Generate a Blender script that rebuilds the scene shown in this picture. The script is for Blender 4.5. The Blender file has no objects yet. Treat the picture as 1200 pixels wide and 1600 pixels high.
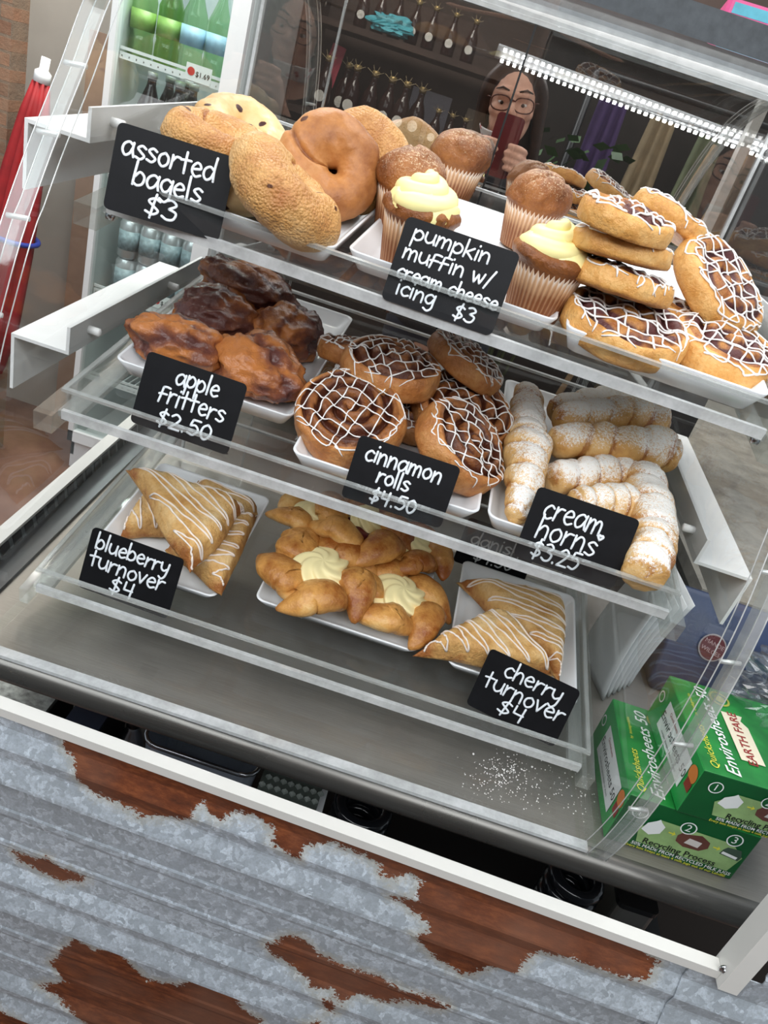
import bpy, math, random
import numpy as np
from mathutils import Vector, Matrix, Euler
from mathutils.bvhtree import BVHTree

random.seed(7)
SC = bpy.context.scene
COL = SC.collection

# ------------------------------------------------------------------ camera
FOC = 1200.0
ROLL, PITCH = math.radians(18.4), math.radians(27.2)
CAM = np.array([0.0, 0.0, 1.46])
cam_data = bpy.data.cameras.new('camera')
cam_data.sensor_fit = 'VERTICAL'
cam_data.sensor_height = 32.0
cam_data.sensor_width = 24.0
cam_data.lens = 32.0 * FOC / 1600.0
cam_data.clip_start = 0.02
cam = bpy.data.objects.new('camera', cam_data)
COL.objects.link(cam)
_f = Vector((0, math.cos(PITCH), -math.sin(PITCH)))
_u = Vector((0, math.sin(PITCH), math.cos(PITCH)))
_r = Vector((1, 0, 0))
# the phone is rolled: world horizontals slope down to the right in the frame
cr = _r * math.cos(ROLL) + _u * math.sin(ROLL)
cu = -_r * math.sin(ROLL) + _u * math.cos(ROLL)
# image right (dx) = cos r + ... : r = dx cos + dy sin ; u = dx sin - dy cos
cx_axis = _r * math.cos(ROLL) + _u * math.sin(ROLL)
cy_axis = -(_r * math.sin(ROLL) - _u * math.cos(ROLL))
m = Matrix((cx_axis, cy_axis, -_f)).transposed().to_4x4()
m.translation = Vector(CAM)
cam.matrix_world = m
SC.camera = cam

# ------------------------------------------------------------------ render look
SC.view_settings.view_transform = 'Standard'
SC.view_settings.look = 'None'
SC.view_settings.gamma = 1.0
SC.view_settings.use_curve_mapping = False
SC.view_settings.exposure = 0.0
try:
    cy = SC.cycles
    cy.max_bounces = 10
    cy.diffuse_bounces = 3
    cy.glossy_bounces = 5
    cy.transmission_bounces = 6
    cy.transparent_max_bounces = 40
    cy.caustics_reflective = False
    cy.caustics_refractive = False
    cy.sample_clamp_indirect = 6.0
    cy.blur_glossy = 0.5
except Exception:
    pass


def srgb(r, g, b, a=1.0):
    def f(c):
        c /= 255.0
        return c / 12.92 if c <= 0.04045 else ((c + 0.055) / 1.055) ** 2.4
    return (f(r), f(g), f(b), a)


# ------------------------------------------------------------------ world and lights
world = bpy.data.worlds.new('sky_light')
SC.world = world
world.use_nodes = True
world.node_tree.nodes['Background'].inputs[0].default_value = (0.80, 0.90, 1.0, 1)
world.node_tree.nodes['Background'].inputs[1].default_value = 0.58


def area(name, loc, target, sx, sy, power, color=(1, 1, 1)):
    d = bpy.data.lights.new(name, 'AREA')
    d.shape = 'RECTANGLE'
    d.size, d.size_y = sx, sy
    d.energy = power
    d.color = color
    o = bpy.data.objects.new(name, d)
    COL.objects.link(o)
    o.location = loc
    o.rotation_euler = (Vector(target) - Vector(loc)).to_track_quat('-Z', 'Y').to_euler()
    return o


area('shop_window_daylight', (-1.7, -0.9, 3.0), (0.0, 0.8, 1.0), 2.4, 1.8, 62, (0.93, 0.97, 1.0))
area('back_fill_light', (-0.7, 2.0, 2.9), (-0.5, 3.0, 1.45), 1.0, 0.6, 62, (1.0, 0.96, 0.9))  # added fill that brightens the dark back of the shop
area('front_fill_light', (0.5, -1.3, 2.75), (0.1, 0.75, 0.9), 2.2, 1.0, 34, (0.95, 0.98, 1.0))  # added front fill to lift the corrugated wall and the pastry fronts
area('ceiling_panel_light', (0.5, 1.1, 3.1), (0.1, 0.8, 1.0), 1.4, 1.2, 26, (1.0, 0.97, 0.93))

# ------------------------------------------------------------------ pixel helpers: the photo's rays meet real planes of the place


def ray(px, py):
    dx, dy = px - 600.0, py - 800.0
    r = dx * math.cos(ROLL) + dy * math.sin(ROLL)
    u = dx * math.sin(ROLL) - dy * math.cos(ROLL)
    return np.array([r, FOC * math.cos(PITCH) + u * math.sin(PITCH), -FOC * math.sin(PITCH) + u * math.cos(PITCH)])


def on_plane(px, py, p0, n):
    d = ray(px, py)
    n = np.array(n, float)
    return CAM + d * (n @ (np.array(p0, float) - CAM)) / (n @ d)


def at_x(px, py, X): return on_plane(px, py, (X, 0, 0), (1, 0, 0))
def at_y(px, py, Y): return on_plane(px, py, (0, Y, 0), (0, 1, 0))
def at_z(px, py, Z): return on_plane(px, py, (0, 0, Z), (0, 0, 1))


# ------------------------------------------------------------------ object helpers
def tag(o, label=None, cat=None, group=None, kind=None):
    if label: o['label'] = label
    if cat: o['category'] = cat
    if group: o['group'] = group
    if kind: o['kind'] = kind
    return o


def empty(name, loc=(0, 0, 0), rot=None):
    o = bpy.data.objects.new(name, None)
    o.empty_display_size = 0.05
    COL.objects.link(o)
    M = rot.to_4x4() if rot is not None else Matrix.Identity(4)
    M.translation = Vector(loc)
    o.matrix_world = M
    return o


def mobj(name, verts, faces, mat=None, parent=None, smooth=True, M=None, attrs=None, mats=None, fmat=None):
    me = bpy.data.meshes.new(name)
    me.from_pydata([tuple(map(float, v)) for v in verts], [], faces)
    if attrs:
        for k, a in attrs.items():
            at = me.attributes.new(k, 'FLOAT', 'POINT')
            at.data.foreach_set('value', np.asarray(a, dtype=np.float32))
    if mats:
        for x in mats: me.materials.append(x)
        if fmat is not None:
            me.polygons.foreach_set('material_index', np.asarray(fmat, dtype=np.int32))
    elif mat:
        me.materials.append(mat)
    me.polygons.foreach_set('use_smooth', [smooth] * len(me.polygons))
    me.update()
    o = bpy.data.objects.new(name, me)
    COL.objects.link(o)
    if parent is not None:
        o.parent = parent
    if M is not None:
        if parent is not None: o.matrix_local = M
        else: o.matrix_world = M
    return o


class MB:
    """collects boxes, tubes and lathes into one mesh"""
    def __init__(self): self.v, self.f, self.fm = [], [], []

    def add(self, vs, fs, mi=0):
        b = len(self.v)
        self.v.extend([tuple(map(float, x)) for x in vs])
        self.f.extend([tuple(b + i for i in q) for q in fs])
        self.fm.extend([mi] * len(fs))
        return self

    def box(self, lo, hi, M=None, mi=0):
        x0, y0, z0 = lo; x1, y1, z1 = hi
        vs = [(x0, y0, z0), (x1, y0, z0), (x1, y1, z0), (x0, y1, z0), (x0, y0, z1), (x1, y0, z1), (x1, y1, z1), (x0, y1, z1)]
        if M is not None: vs = [M @ Vector(v) for v in vs]
        return self.add(vs, [(0, 3, 2, 1), (4, 5, 6, 7), (0, 1, 5, 4), (1, 2, 6, 5), (2, 3, 7, 6), (3, 0, 4, 7)], mi)

    def rbox(self, lo, hi, r, M=None, mi=0, seg=3):
        """box with edges rounded along z only (rounded-rectangle prism)"""
        x0, y0, z0 = lo; x1, y1, z1 = hi
        loop = rrect(x0, y0, x1, y1, r, seg)
        n = len(loop)
        vs = [(x, y, z0) for x, y in loop] + [(x, y, z1) for x, y in loop]
        if M is not None: vs = [M @ Vector(v) for v in vs]
        fs = [(i, (i + 1) % n, n + (i + 1) % n, n + i) for i in range(n)] + [tuple(range(n))[::-1], tuple(range(n, 2 * n))]
        return self.add(vs, fs, mi)

    def tube(self, pts, rad, n=8, cap=True, mi=0, flat=None):
        v, f = tube_geo(pts, rad, n, cap, flat)
        return self.add(v, f, mi)

    def lathe(self, prof, c=(0, 0, 0), n=24, M=None, mi=0):
        vs, fs = [], []
        for r, z in prof:
            for k in range(n):
                a = 2 * math.pi * k / n
                p = Vector((r * math.cos(a) + c[0], r * math.sin(a) + c[1], z + c[2]))
                vs.append(M @ p if M is not None else p)
        for i in range(len(prof) - 1):
            for k in range(n):
                k2 = (k + 1) % n
                fs.append((i * n + k, i * n + k2, (i + 1) * n + k2, (i + 1) * n + k))
        fs.append(tuple(range(n))[::-1])
        fs.append(tuple(range((len(prof) - 1) * n, len(prof) * n)))
        return self.add(vs, fs, mi)

    def build(self, name, mat, parent=None, smooth=False, M=None, mats=None):
        return mobj(name, self.v, self.f, mat, parent, smooth, M, mats=mats, fmat=self.fm if mats else None)


def rrect(x0, y0, x1, y1, r, seg=3):
    out = []
    for cx, cy_, a0 in ((x1 - r, y0 + r, -90), (x1 - r, y1 - r, 0), (x0 + r, y1 - r, 90), (x0 + r, y0 + r, 180)):
        for k in range(seg + 1):
            a = math.radians(a0 + 90 * k / seg)
            out.append((cx + r * math.cos(a), cy_ + r * math.sin(a)))
    return out


def tube_geo(pts, rad, n=8, cap=True, flat=None):
    P = [Vector(p) for p in pts]
    N = len(P)
    rr = rad if hasattr(rad, '__len__') else [rad] * N
    T = []
    for i in range(N):
        t = P[min(i + 1, N - 1)] - P[max(i - 1, 0)]
        T.append(t.normalized() if t.length > 1e-9 else Vector((0, 0, 1)))
    ref = Vector((0, 0, 1)) if abs(T[0].z) < 0.9 else Vector((1, 0, 0))
    vs, fs = [], []
    a = (ref - T[0] * ref.dot(T[0])).normalized()
    for i in range(N):
        a = a - T[i] * a.dot(T[i])
        if a.length < 1e-6: a = T[i].orthogonal()
        a.normalize()
        b = T[i].cross(a)
        fl = flat if flat else 1.0
        for k in range(n):
            th = 2 * math.pi * k / n
            vs.append(P[i] + (a * (math.cos(th) * fl) + b * math.sin(th)) * rr[i])
    for i in range(N - 1):
        for k in range(n):
            k2 = (k + 1) % n
            fs.append((i * n + k, i * n + k2, (i + 1) * n + k2, (i + 1) * n + k))
    if cap:
        fs.append(tuple(range(n))[::-1])
        fs.append(tuple(range((N - 1) * n, N * n)))
    return vs, fs


def spline(pts, per=6):
    """Catmull-Rom through points of any dimension"""
    P = [np.array(p, float) for p in pts]
    if len(P) < 3: return P
    Q = [2 * P[0] - P[1]] + P + [2 * P[-1] - P[-2]]
    out = []
    for i in range(1, len(Q) - 2):
        for k in range(per):
            t = k / per
            a, b, c, d = Q[i - 1], Q[i], Q[i + 1], Q[i + 2]
            out.append(0.5 * ((2 * b) + (c - a) * t + (2 * a - 5 * b + 4 * c - d) * t * t + (3 * b - a - 3 * c + d) * t ** 3))
    out.append(P[-1])
    return out


# vectorised value noise ------------------------------------------------------
_prm = np.random.RandomState(5).permutation(512)
_val = np.random.RandomState(9).rand(512) * 2 - 1


def vnoise(p, seed=0):
    p = np.asarray(p, float)
    i = np.floor(p).astype(int)
    f = p - i
    f = f * f * (3 - 2 * f)

    def h(dx, dy, dz):
        a = _prm[(i[:, 0] + dx + seed * 17) & 511]
        b = _prm[(a + i[:, 1] + dy) & 511]
        return _val[_prm[(b + i[:, 2] + dz) & 511]]
    x, y, z = f[:, 0], f[:, 1], f[:, 2]
    c00 = h(0, 0, 0) * (1 - x) + h(1, 0, 0) * x
    c10 = h(0, 1, 0) * (1 - x) + h(1, 1, 0) * x
    c01 = h(0, 0, 1) * (1 - x) + h(1, 0, 1) * x
    c11 = h(0, 1, 1) * (1 - x) + h(1, 1, 1) * x
    return (c00 * (1 - y) + c10 * y) * (1 - z) + (c01 * (1 - y) + c11 * y) * z


def fbm(p, scale, oct=3, seed=0):
    p = np.asarray(p, float) * scale
    s, a = 0, 1.0
    for k in range(oct):
        s = s + a * vnoise(p + 3.7 * k, seed + k)
        p = p * 2.03
        a *= 0.5
    return s


# ------------------------------------------------------------------ materials
def mat(name):
    m = bpy.data.materials.new(name)
    m.use_nodes = True
    nt = m.node_tree
    for n in list(nt.nodes): nt.nodes.remove(n)
    out = nt.nodes.new('ShaderNodeOutputMaterial')
    return m, nt, out


def node(nt, t, **kw):
    n = nt.nodes.new(t)
    for k, v in kw.items():
        if k.startswith('i_'): n.inputs[k[2:].replace('_', ' ')].default_value = v
        else: setattr(n, k, v)
    return n


def ramp(nt, fac, stops):
    r = node(nt, 'ShaderNodeValToRGB')
    el = r.color_ramp.elements
    while len(el) < len(stops): el.new(0.5)
    for e, (p, c) in zip(el, stops):
        e.position = p
        e.color = c
    nt.links.new(fac, r.inputs[0])
    return r.outputs[0]


def mixc(nt, fac, a, b):
    n = node(nt, 'ShaderNodeMix', data_type='RGBA')
    for sock, v in ((0, fac), (6, a), (7, b)):
        if hasattr(v, 'is_linked') or hasattr(v, 'links'): nt.links.new(v, n.inputs[sock])
        else: n.inputs[sock].default_value = v
    return n.outputs[2]


def math_n(nt, op, a, b=None, clamp=False):
    n = node(nt, 'ShaderNodeMath', operation=op, use_clamp=clamp)
    for i, v in enumerate((a, b)):
        if v is None: continue
        if hasattr(v, 'links'): nt.links.new(v, n.inputs[i])
        else: n.inputs[i].default_value = v
    return n.outputs[0]


def noise(nt, scale, detail=3, rough=0.55, coord=None, stretch=None):
    tc = node(nt, 'ShaderNodeTexCoord')
    v = tc.outputs['Object'] if coord is None else coord
    if stretch:
        mp = node(nt, 'ShaderNodeMapping')
        mp.inputs['Scale'].default_value = stretch
        nt.links.new(v, mp.inputs[0])
        v = mp.outputs[0]
    n = node(nt, 'ShaderNodeTexNoise')
    n.inputs['Scale'].default_value = scale
    n.inputs['Detail'].default_value = detail
    n.inputs['Roughness'].default_value = rough
    nt.links.new(v, n.inputs['Vector'])
    return n.outputs['Fac']


def attr(nt, name):
    a = node(nt, 'ShaderNodeAttribute', attribute_name=name)
    return a.outputs['Fac']


def bsdf(nt, out, color=None, rough=0.5, metal=0.0, spec=0.5, bump=None, bstr=0.3, bdist=0.002, **kw):
    p = node(nt, 'ShaderNodeBsdfPrincipled')
    for key, v in (('Base Color', color), ('Roughness', rough), ('Metallic', metal), ('Specular IOR Level', spec)):
        if v is None: continue
        if hasattr(v, 'links'): nt.links.new(v, p.inputs[key])
        else: p.inputs[key].default_value = v
    for k, v in kw.items():
        p.inputs[k].default_value = v
    if bump is not None:
        b = node(nt, 'ShaderNodeBump')
        b.inputs['Strength'].default_value = bstr
        b.inputs['Distance'].default_value = bdist
        nt.links.new(bump, b.inputs['Height'])
        nt.links.new(b.outputs[0], p.inputs['Normal'])
    nt.links.new(p.outputs[0], out.inputs[0])
    return p


def plain(name, color, rough=0.5, metal=0.0, spec=0.5, var=0.0, vscale=30, bstr=0.0, bscale=200):
    m, nt, out = mat(name)
    c = color
    if var:
        n = noise(nt, vscale, 4)
        dark = tuple(x * (1 - var) for x in color[:3]) + (1,)
        lite = tuple(min(1, x * (1 + var)) for x in color[:3]) + (1,)
        c = ramp(nt, n, [(0.3, dark), (0.7, lite)])
    bm = noise(nt, bscale, 3) if bstr else None
    bsdf(nt, out, c, rough, metal, spec, bump=bm, bstr=bstr, bdist=0.001)
    return m


def clear_sheet(name, tint=(0.982, 0.986, 0.984), refl=1.0, haze=0.0, rough=0.02):
    """thin clear plastic or glass: lets light through, reflects by angle"""
    m, nt, out = mat(name)
    tr = node(nt, 'ShaderNodeBsdfTransparent')
    tr.inputs[0].default_value = tint + (1,)
    gl = node(nt, 'ShaderNodeBsdfGlossy')
    gl.inputs['Roughness'].default_value = rough
    fr = node(nt, 'ShaderNodeFresnel')
    fr.inputs[0].default_value = 1.49
    geo = node(nt, 'ShaderNodeNewGeometry')
    # same reflectance from either face
    fr2 = math_n(nt, 'MULTIPLY', fr.outputs[0], refl, clamp=True)
    front = math_n(nt, 'SUBTRACT', 1.0, geo.outputs['Backfacing'])
    fac = math_n(nt, 'MULTIPLY', fr2, front)
    mx = node(nt, 'ShaderNodeMixShader')
    nt.links.new(fac, mx.inputs[0])
    nt.links.new(tr.outputs[0], mx.inputs[1])
    nt.links.new(gl.outputs[0], mx.inputs[2])
    last = mx.outputs[0]
    if haze:
        df = node(nt, 'ShaderNodeBsdfDiffuse')
        df.inputs[0].default_value = (0.75, 0.78, 0.78, 1)
        n = noise(nt, 40, 5, 0.7, stretch=(1, 1, 0.25))
        f = math_n(nt, 'MULTIPLY', ramp(nt, n, [(0.35, (0.15, 0.15, 0.15, 1)), (0.75, (1, 1, 1, 1))]), haze)
        m2 = node(nt, 'ShaderNodeMixShader')
        nt.links.new(f, m2.inputs[0])
        nt.links.new(last, m2.inputs[1])
        nt.links.new(df.outputs[0], m2.inputs[2])
        last = m2.outputs[0]
    nt.links.new(last, out.inputs[0])
    return m


def edge_plastic(name, clear=0.5, white=0.2, gloss=0.3, col=(0.85, 0.88, 0.86), rough=0.12):
    """sawn or polished edge of thick acrylic: part clear, part frosted, part shiny"""
    m, nt, out = mat(name)
    tr = node(nt, 'ShaderNodeBsdfTransparent')
    tr.inputs[0].default_value = (0.95, 0.97, 0.96, 1)
    df = node(nt, 'ShaderNodeBsdfDiffuse')
    df.inputs[0].default_value = col + (1,)
    gl = node(nt, 'ShaderNodeBsdfGlossy')
    gl.inputs['Roughness'].default_value = rough
    a = node(nt, 'ShaderNodeMixShader')
    n = noise(nt, 28, 4, 0.7, stretch=(1, 1, 1))
    f = math_n(nt, 'MULTIPLY', ramp(nt, n, [(0.3, (0.5, 0.5, 0.5, 1)), (0.7, (1, 1, 1, 1))]), white / (white + clear) * 1.25, clamp=True)
    nt.links.new(f, a.inputs[0])
    nt.links.new(tr.outputs[0], a.inputs[1])
    nt.links.new(df.outputs[0], a.inputs[2])
    b = node(nt, 'ShaderNodeMixShader')
    b.inputs[0].default_value = gloss
    nt.links.new(a.outputs[0], b.inputs[1])
    nt.links.new(gl.outputs[0], b.inputs[2])
    nt.links.new(b.outputs[0], out.inputs[0])
    return m


M_sheet = clear_sheet('acrylic_sheet', haze=0.02)
M_panel = clear_sheet('acrylic_panel', haze=0.012, refl=1.0)
M_edge = edge_plastic('acrylic_edge', 0.55, 0.22, 0.25)
M_edge2 = edge_plastic('acrylic_front_edge', 0.35, 0.5, 0.16, col=(0.86, 0.87, 0.87))
M_strip = edge_plastic('acrylic_side_edge', 0.95, 0.03, 0.08, col=(0.7, 0.7, 0.68), rough=0.04)
M_strip_lit = edge_plastic('acrylic_lit_edge', 0.62, 0.24, 0.16, col=(0.78, 0.78, 0.77), rough=0.1)  # same acrylic for the right strip; the light it catches is painted in as white
M_line = edge_plastic('acrylic_polished_corner', 0.3, 0.55, 0.3, col=(0.9, 0.9, 0.88))
M_bar = edge_plastic('acrylic_bar', 0.72, 0.09, 0.22, col=(0.75, 0.76, 0.68))
M_white = plain('white_plastic', srgb(236, 236, 234), 0.4, var=0.03)
M_porc = plain('white_porcelain', srgb(238, 240, 242), 0.12, spec=0.6)
M_blackcard = plain('chalkboard_card', srgb(15, 15, 18), 0.5, spec=0.22, var=0.25, vscale=60)
M_chalk = plain('white_paint_pen', srgb(232, 236, 240), 0.5)
M_icing = plain('white_icing', srgb(244, 240, 236), 0.3)
M_icing2 = plain('blush_icing', srgb(244, 230, 218), 0.35)
M_steel_screw = plain('screw_steel', srgb(180, 182, 185), 0.25, 1.0)
M_white_trim = plain('white_metal_trim', srgb(218, 216, 210), 0.45, var=0.02)
M_black = plain('black_plastic', srgb(20, 20, 21), 0.35)
M_dark = plain('dark_void', srgb(14, 13, 13), 0.7)
# ================================================================== THE SETTING
def struct(o, **kw):
    o['kind'] = 'structure'
    return o


# ---- rusty corrugated wall under the serving window: front line is turned a little to the counter
WX0, WX1 = -0.62, 0.413
def wall_y(x): return 0.505 - 0.036 * x


def corr_profile():
    """(z, outward) of the sheet, from the sill down: double ridges, then a wide flat with small ribs"""
    per = 0.199
    shape = [(0.0, 0), (0.0175, .0075), (0.020, .0082), (0.033, .0062), (0.036, .0066), (0.057, .0135), (0.061, .0140), (0.067, .0012), (0.070, 0),
             (0.112, 0), (0.1145, .0013), (0.121, .0014), (0.1265, 0), (0.161, 0), (0.1635, .0013), (0.169, .0013), (0.1725, 0)]
    out = []
    z = 0.872
    top = 0.845
    out.append((z, 0.0))
    k = 0
    while top - k * per > 0.0:
        for s, d in shape:
            zz = top - k * per - s
            if zz > 0.0: out.append((zz, d))
        k += 1
    out.append((0.0, 0.0))
    return out


RUST = [
    [(60, 1100), (86, 1138), (93, 1173), (117, 1193), (121, 1214), (147, 1238), (195, 1258), (225, 1271), (269, 1277), (299, 1277), (303, 1266), (316, 1260), (338, 1281), (368, 1275), (403, 1284), (425, 1299), (427, 1318), (468, 1340), (477, 1325), (510, 1323), (540, 1333), (580, 1350), (607, 1377), (640, 1373), (658, 1385), (650, 1403), (610, 1398), (633, 1413), (663, 1433), (670, 1447), (640, 1453), (653, 1480), (687, 1510), (720, 1530), (740, 1530), (767, 1517), (800, 1512), (820, 1497), (843, 1485), (883, 1493), (933, 1510), (983, 1527), (1013, 1530), (1030, 1513), (1013, 1500), (973, 1457), (943, 1443), (940, 1400), (500, 1230), (100, 1090)],
    [(13, 1336), (43, 1346), (69, 1346), (87, 1362), (130, 1377), (126, 1385), (87, 1383), (56, 1366), (26, 1353)],
    [(113, 1474), (143, 1492), (182, 1496), (204, 1518), (225, 1539), (277, 1548), (303, 1539), (364, 1561), (377, 1587), (403, 1600), (430, 1660), (130, 1660), (134, 1596), (87, 1561), (56, 1546), (100, 1541), (74, 1513), (87, 1498)],
    [(413, 1483), (450, 1470), (470, 1473), (493, 1497), (533, 1517), (587, 1533), (633, 1557), (673, 1567), (700, 1580), (687, 1587), (633, 1573), (593, 1573), (560, 1560), (533, 1567), (517, 1550), (490, 1547), (467, 1527), (440, 1507), (420, 1497)],
    [(-20, 1560), (0, 1567), (35, 1585), (55, 1600), (70, 1660), (-20, 1660)],
    [(470, 1590), (500, 1587), (520, 1610), (480, 1620)],
    [(503, 1560), (520, 1562), (525, 1580), (510, 1578)],
]


def to_wall(px, py):
    p = on_plane(px, py, (0, wall_y(0) - 0.006, 0), (0.036, 1, 0))
    return (p[0], p[2])


RUST_W = [[to_wall(*p) for p in poly] for poly in RUST]


def signed_dist(P, poly):
    """positive inside"""
    A = np.array(poly); B = np.roll(A, -1, axis=0)
    best = np.full(len(P), 1e9); inside = np.zeros(len(P), bool)
    for a, b in zip(A, B):
        ab = b - a; t = np.clip(((P - a) @ ab) / (ab @ ab + 1e-12), 0, 1)
        d = np.linalg.norm(P - (a + t[:, None] * ab), axis=1)
        best = np.minimum(best, d)
        c = ((a[1] > P[:, 1]) != (b[1] > P[:, 1]))
        xi = a[0] + (P[:, 1] - a[1]) / (b[1] - a[1] + 1e-12) * ab[0]
        inside ^= c & (P[:, 0] < xi)
    return np.where(inside, best, -best)


def corrugated_material():
    m, nt, out = mat('galvanised_rusty_sheet')
    tc = node(nt, 'ShaderNodeTexCoord')
    vor = node(nt, 'ShaderNodeTexVoronoi', feature='F1')
    vor.inputs['Scale'].default_value = 150
    nz = node(nt, 'ShaderNodeTexNoise'); nz.inputs['Scale'].default_value = 75; nz.inputs['Detail'].default_value = 4
    nt.links.new(tc.outputs['Object'], nz.inputs['Vector'])
    add = node(nt, 'ShaderNodeMix', data_type='VECTOR'); add.inputs[0].default_value = 0.022
    nt.links.new(tc.outputs['Object'], add.inputs[4]); nt.links.new(nz.outputs['Color'], add.inputs[5])
    nt.links.new(add.outputs[1], vor.inputs['Vector'])
    sep = node(nt, 'ShaderNodeSeparateColor'); nt.links.new(vor.outputs['Color'], sep.inputs[0])
    zinc = ramp(nt, sep.outputs[0], [(0.0, srgb(164, 172, 180)), (0.5, srgb(183, 192, 201)), (1.0, srgb(216, 226, 236))])
    big = noise(nt, 5, 3)
    spk = noise(nt, 300, 4, 0.75)
    zinc = mixc(nt, ramp(nt, spk, [(0.40, (.5, .5, .5, 1)), (0.58, (0, 0, 0, 1))]), zinc, srgb(150, 156, 160))
    zinc2 = mixc(nt, ramp(nt, big, [(0.35, (0, 0, 0, 1)), (0.75, (.35, .35, .35, 1))]), zinc, srgb(128, 130, 128))
    # rust
    sd = attr(nt, 'rust')
    n1 = noise(nt, 95, 6, 0.75)
    n2 = noise(nt, 420, 4, 0.7, stretch=(0.6, 1, 1))
    a = math_n(nt, 'MULTIPLY', math_n(nt, 'SUBTRACT', n1, 0.5), 0.020)
    b = math_n(nt, 'MULTIPLY', math_n(nt, 'SUBTRACT', n2, 0.5), 0.024)
    s = math_n(nt, 'ADD', math_n(nt, 'ADD', sd, a), b)
    mask = math_n(nt, 'MULTIPLY', math_n(nt, 'ADD', s, 0.0004), 1400, clamp=True)
    halo = math_n(nt, 'MULTIPLY', math_n(nt, 'ADD', s, 0.012), 75, clamp=True)
    rr = noise(nt, 120, 5, 0.7, stretch=(0.35, 1, 1))
    rust = ramp(nt, rr, [(0.25, srgb(62, 28, 10)), (0.5, srgb(102, 50, 22)), (0.75, srgb(142, 78, 40))])
    rb = noise(nt, 9, 3)
    rust = mixc(nt, ramp(nt, rb, [(0.4, (0, 0, 0, 1)), (0.7, (.7, .7, .7, 1))]), rust, srgb(118, 80, 62))
    stained = mixc(nt, math_n(nt, 'MULTIPLY', halo, 0.55), zinc2, srgb(186, 176, 150))
    col = mixc(nt, mask, stained, rust)
    rough = math_n(nt, 'ADD', math_n(nt, 'MULTIPLY', mask, 0.35), 0.5)
    metal = math_n(nt, 'MULTIPLY', math_n(nt, 'SUBTRACT', 1.0, mask), 0.15)
    hb = math_n(nt, 'ADD', math_n(nt, 'MULTIPLY', mask, math_n(nt, 'ADD', rr, 0.4)), math_n(nt, 'MULTIPLY', sep.outputs[0], 0.08))
    bsdf(nt, out, col, rough, metal, 0.4, bump=hb, bstr=0.35, bdist=0.0012)
    return m


M_corr = corrugated_material()


def corr_sheet(name, x0, x1, off, ztop=None, n=340):
    prof = corr_profile()
    # refine the rows so that the stain keeps its outline
    rows = []
    for (z0, d0), (z1, d1) in zip(prof, prof[1:]):
        k = max(1, int((z0 - z1) / 0.004)) if z0 > 0.35 else 1
        for i in range(k):
            t = i / k
            rows.append((z0 + (z1 - z0) * t, d0 + (d1 - d0) * t))
    rows.append(prof[-1])
    if ztop:
        up = [(ztop, 0.0)]
        zz = 0.845
        shape = [(0.199, 0), (0.182, .0075), (0.179, .0082), (0.166, .0062), (0.163, .0066), (0.142, .0135), (0.138, .0140), (0.132, .0012), (0.129, 0), (0.087, 0), (0.0845, .0028), (0.078, .003), (0.0725, 0), (0.038, 0), (0.0355, .0028), (0.03, .0028), (0.0265, 0)]
        for s, d in shape:
            if zz + s < ztop: up.append((zz + s, d))
        rows = up + rows
    xs = np.linspace(x0, x1, n)
    V, P = [], []
    for z, d in rows:
        for x in xs:
            V.append((x, wall_y(x) - d - off, z)); P.append((x, z))
    P = np.array(P)
    sd = np.full(len(P), -1.0)
    for poly in RUST_W: sd = np.maximum(sd, signed_dist(P, poly))
    sd = np.clip(sd, -0.05, 0.05)
    nx = len(xs)
    F = [(j * nx + i, (j + 1) * nx + i, (j + 1) * nx + i + 1, j * nx + i + 1) for j in range(len(rows) - 1) for i in range(nx - 1)]
    o = mobj(name, V, F, M_corr, attrs={'rust': sd}, smooth=False)
    sol = o.modifiers.new('thickness', 'SOLIDIFY'); sol.thickness = 0.0012; sol.offset = -1
    return struct(o)


corr_sheet('wall_front', WX0, WX1, 0.0)
corr_sheet('wall_front_overlap', 0.40, 0.95, 0.0022, None, 180)
struct(corr_sheet('wall_front_beside_window', 0.462, 0.95, 0.0015, 1.25, 120))

# screws in the sheet
def screw(px, py, label, off=0.004):
    p = on_plane(px, py, (0, wall_y(0) - off, 0), (0.036, 1, 0))
    g = MB().lathe([(0.0001, -0.002), (0.0045, -0.002), (0.0045, 0.0), (0.0026, 0.0), (0.0026, 0.0022), (0.0001, 0.0026)], n=12)
    M = Matrix.Translation(Vector(p)) @ Euler((math.radians(90), 0, 0)).to_matrix().to_4x4()
    o = g.build('roofing_screw', M_steel_screw, None, True, M)
    tag(o, label, 'screw')


screw(483, 1386, 'small hex screw alone in the middle of the corrugated sheet', 0.003)
screw(1128, 1577, 'hex screw on the overlapping sheet below the window corner', 0.006)
screw(1132, 1516, 'hex screw tight under the corner of the white window trim', 0.006)

# sill and jamb of the serving window
wa = math.atan2(-0.036, 1.0)
def wall_frame(x, z): return Matrix.Translation((x, wall_y(x), z)) @ Matrix.Rotation(wa, 4, 'Z')
sb = MB().box((-0.75, -0.0062, -0.006), (0.424, 0.008, 0.004), wall_frame(0, 0.870))
struct(sb.build('trim_1', M_white_trim))
sb = MB().box((0.0, -0.0145, -0.006), (0.018, 0.012, 0.9), wall_frame(0.424, 0.868))
struct(sb.build('trim_2', M_white_trim))

# floor, back and side walls
def brownfloor():
    m, nt, out = mat('brown_concrete_floor')
    n = noise(nt, 6, 6, 0.65)
    c = ramp(nt, n, [(0.3, srgb(96, 70, 58)), (0.55, srgb(122, 92, 78)), (0.75, srgb(140, 110, 96))])
    bsdf(nt, out, c, 0.35, 0, 0.4)
    return m


struct(mobj('floor', [(-3.2, -2.6, 0), (2.2, -2.6, 0), (2.2, 3.5, 0), (-3.2, 3.5, 0)], [(0, 1, 2, 3)], brownfloor(), smooth=False))


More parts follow.
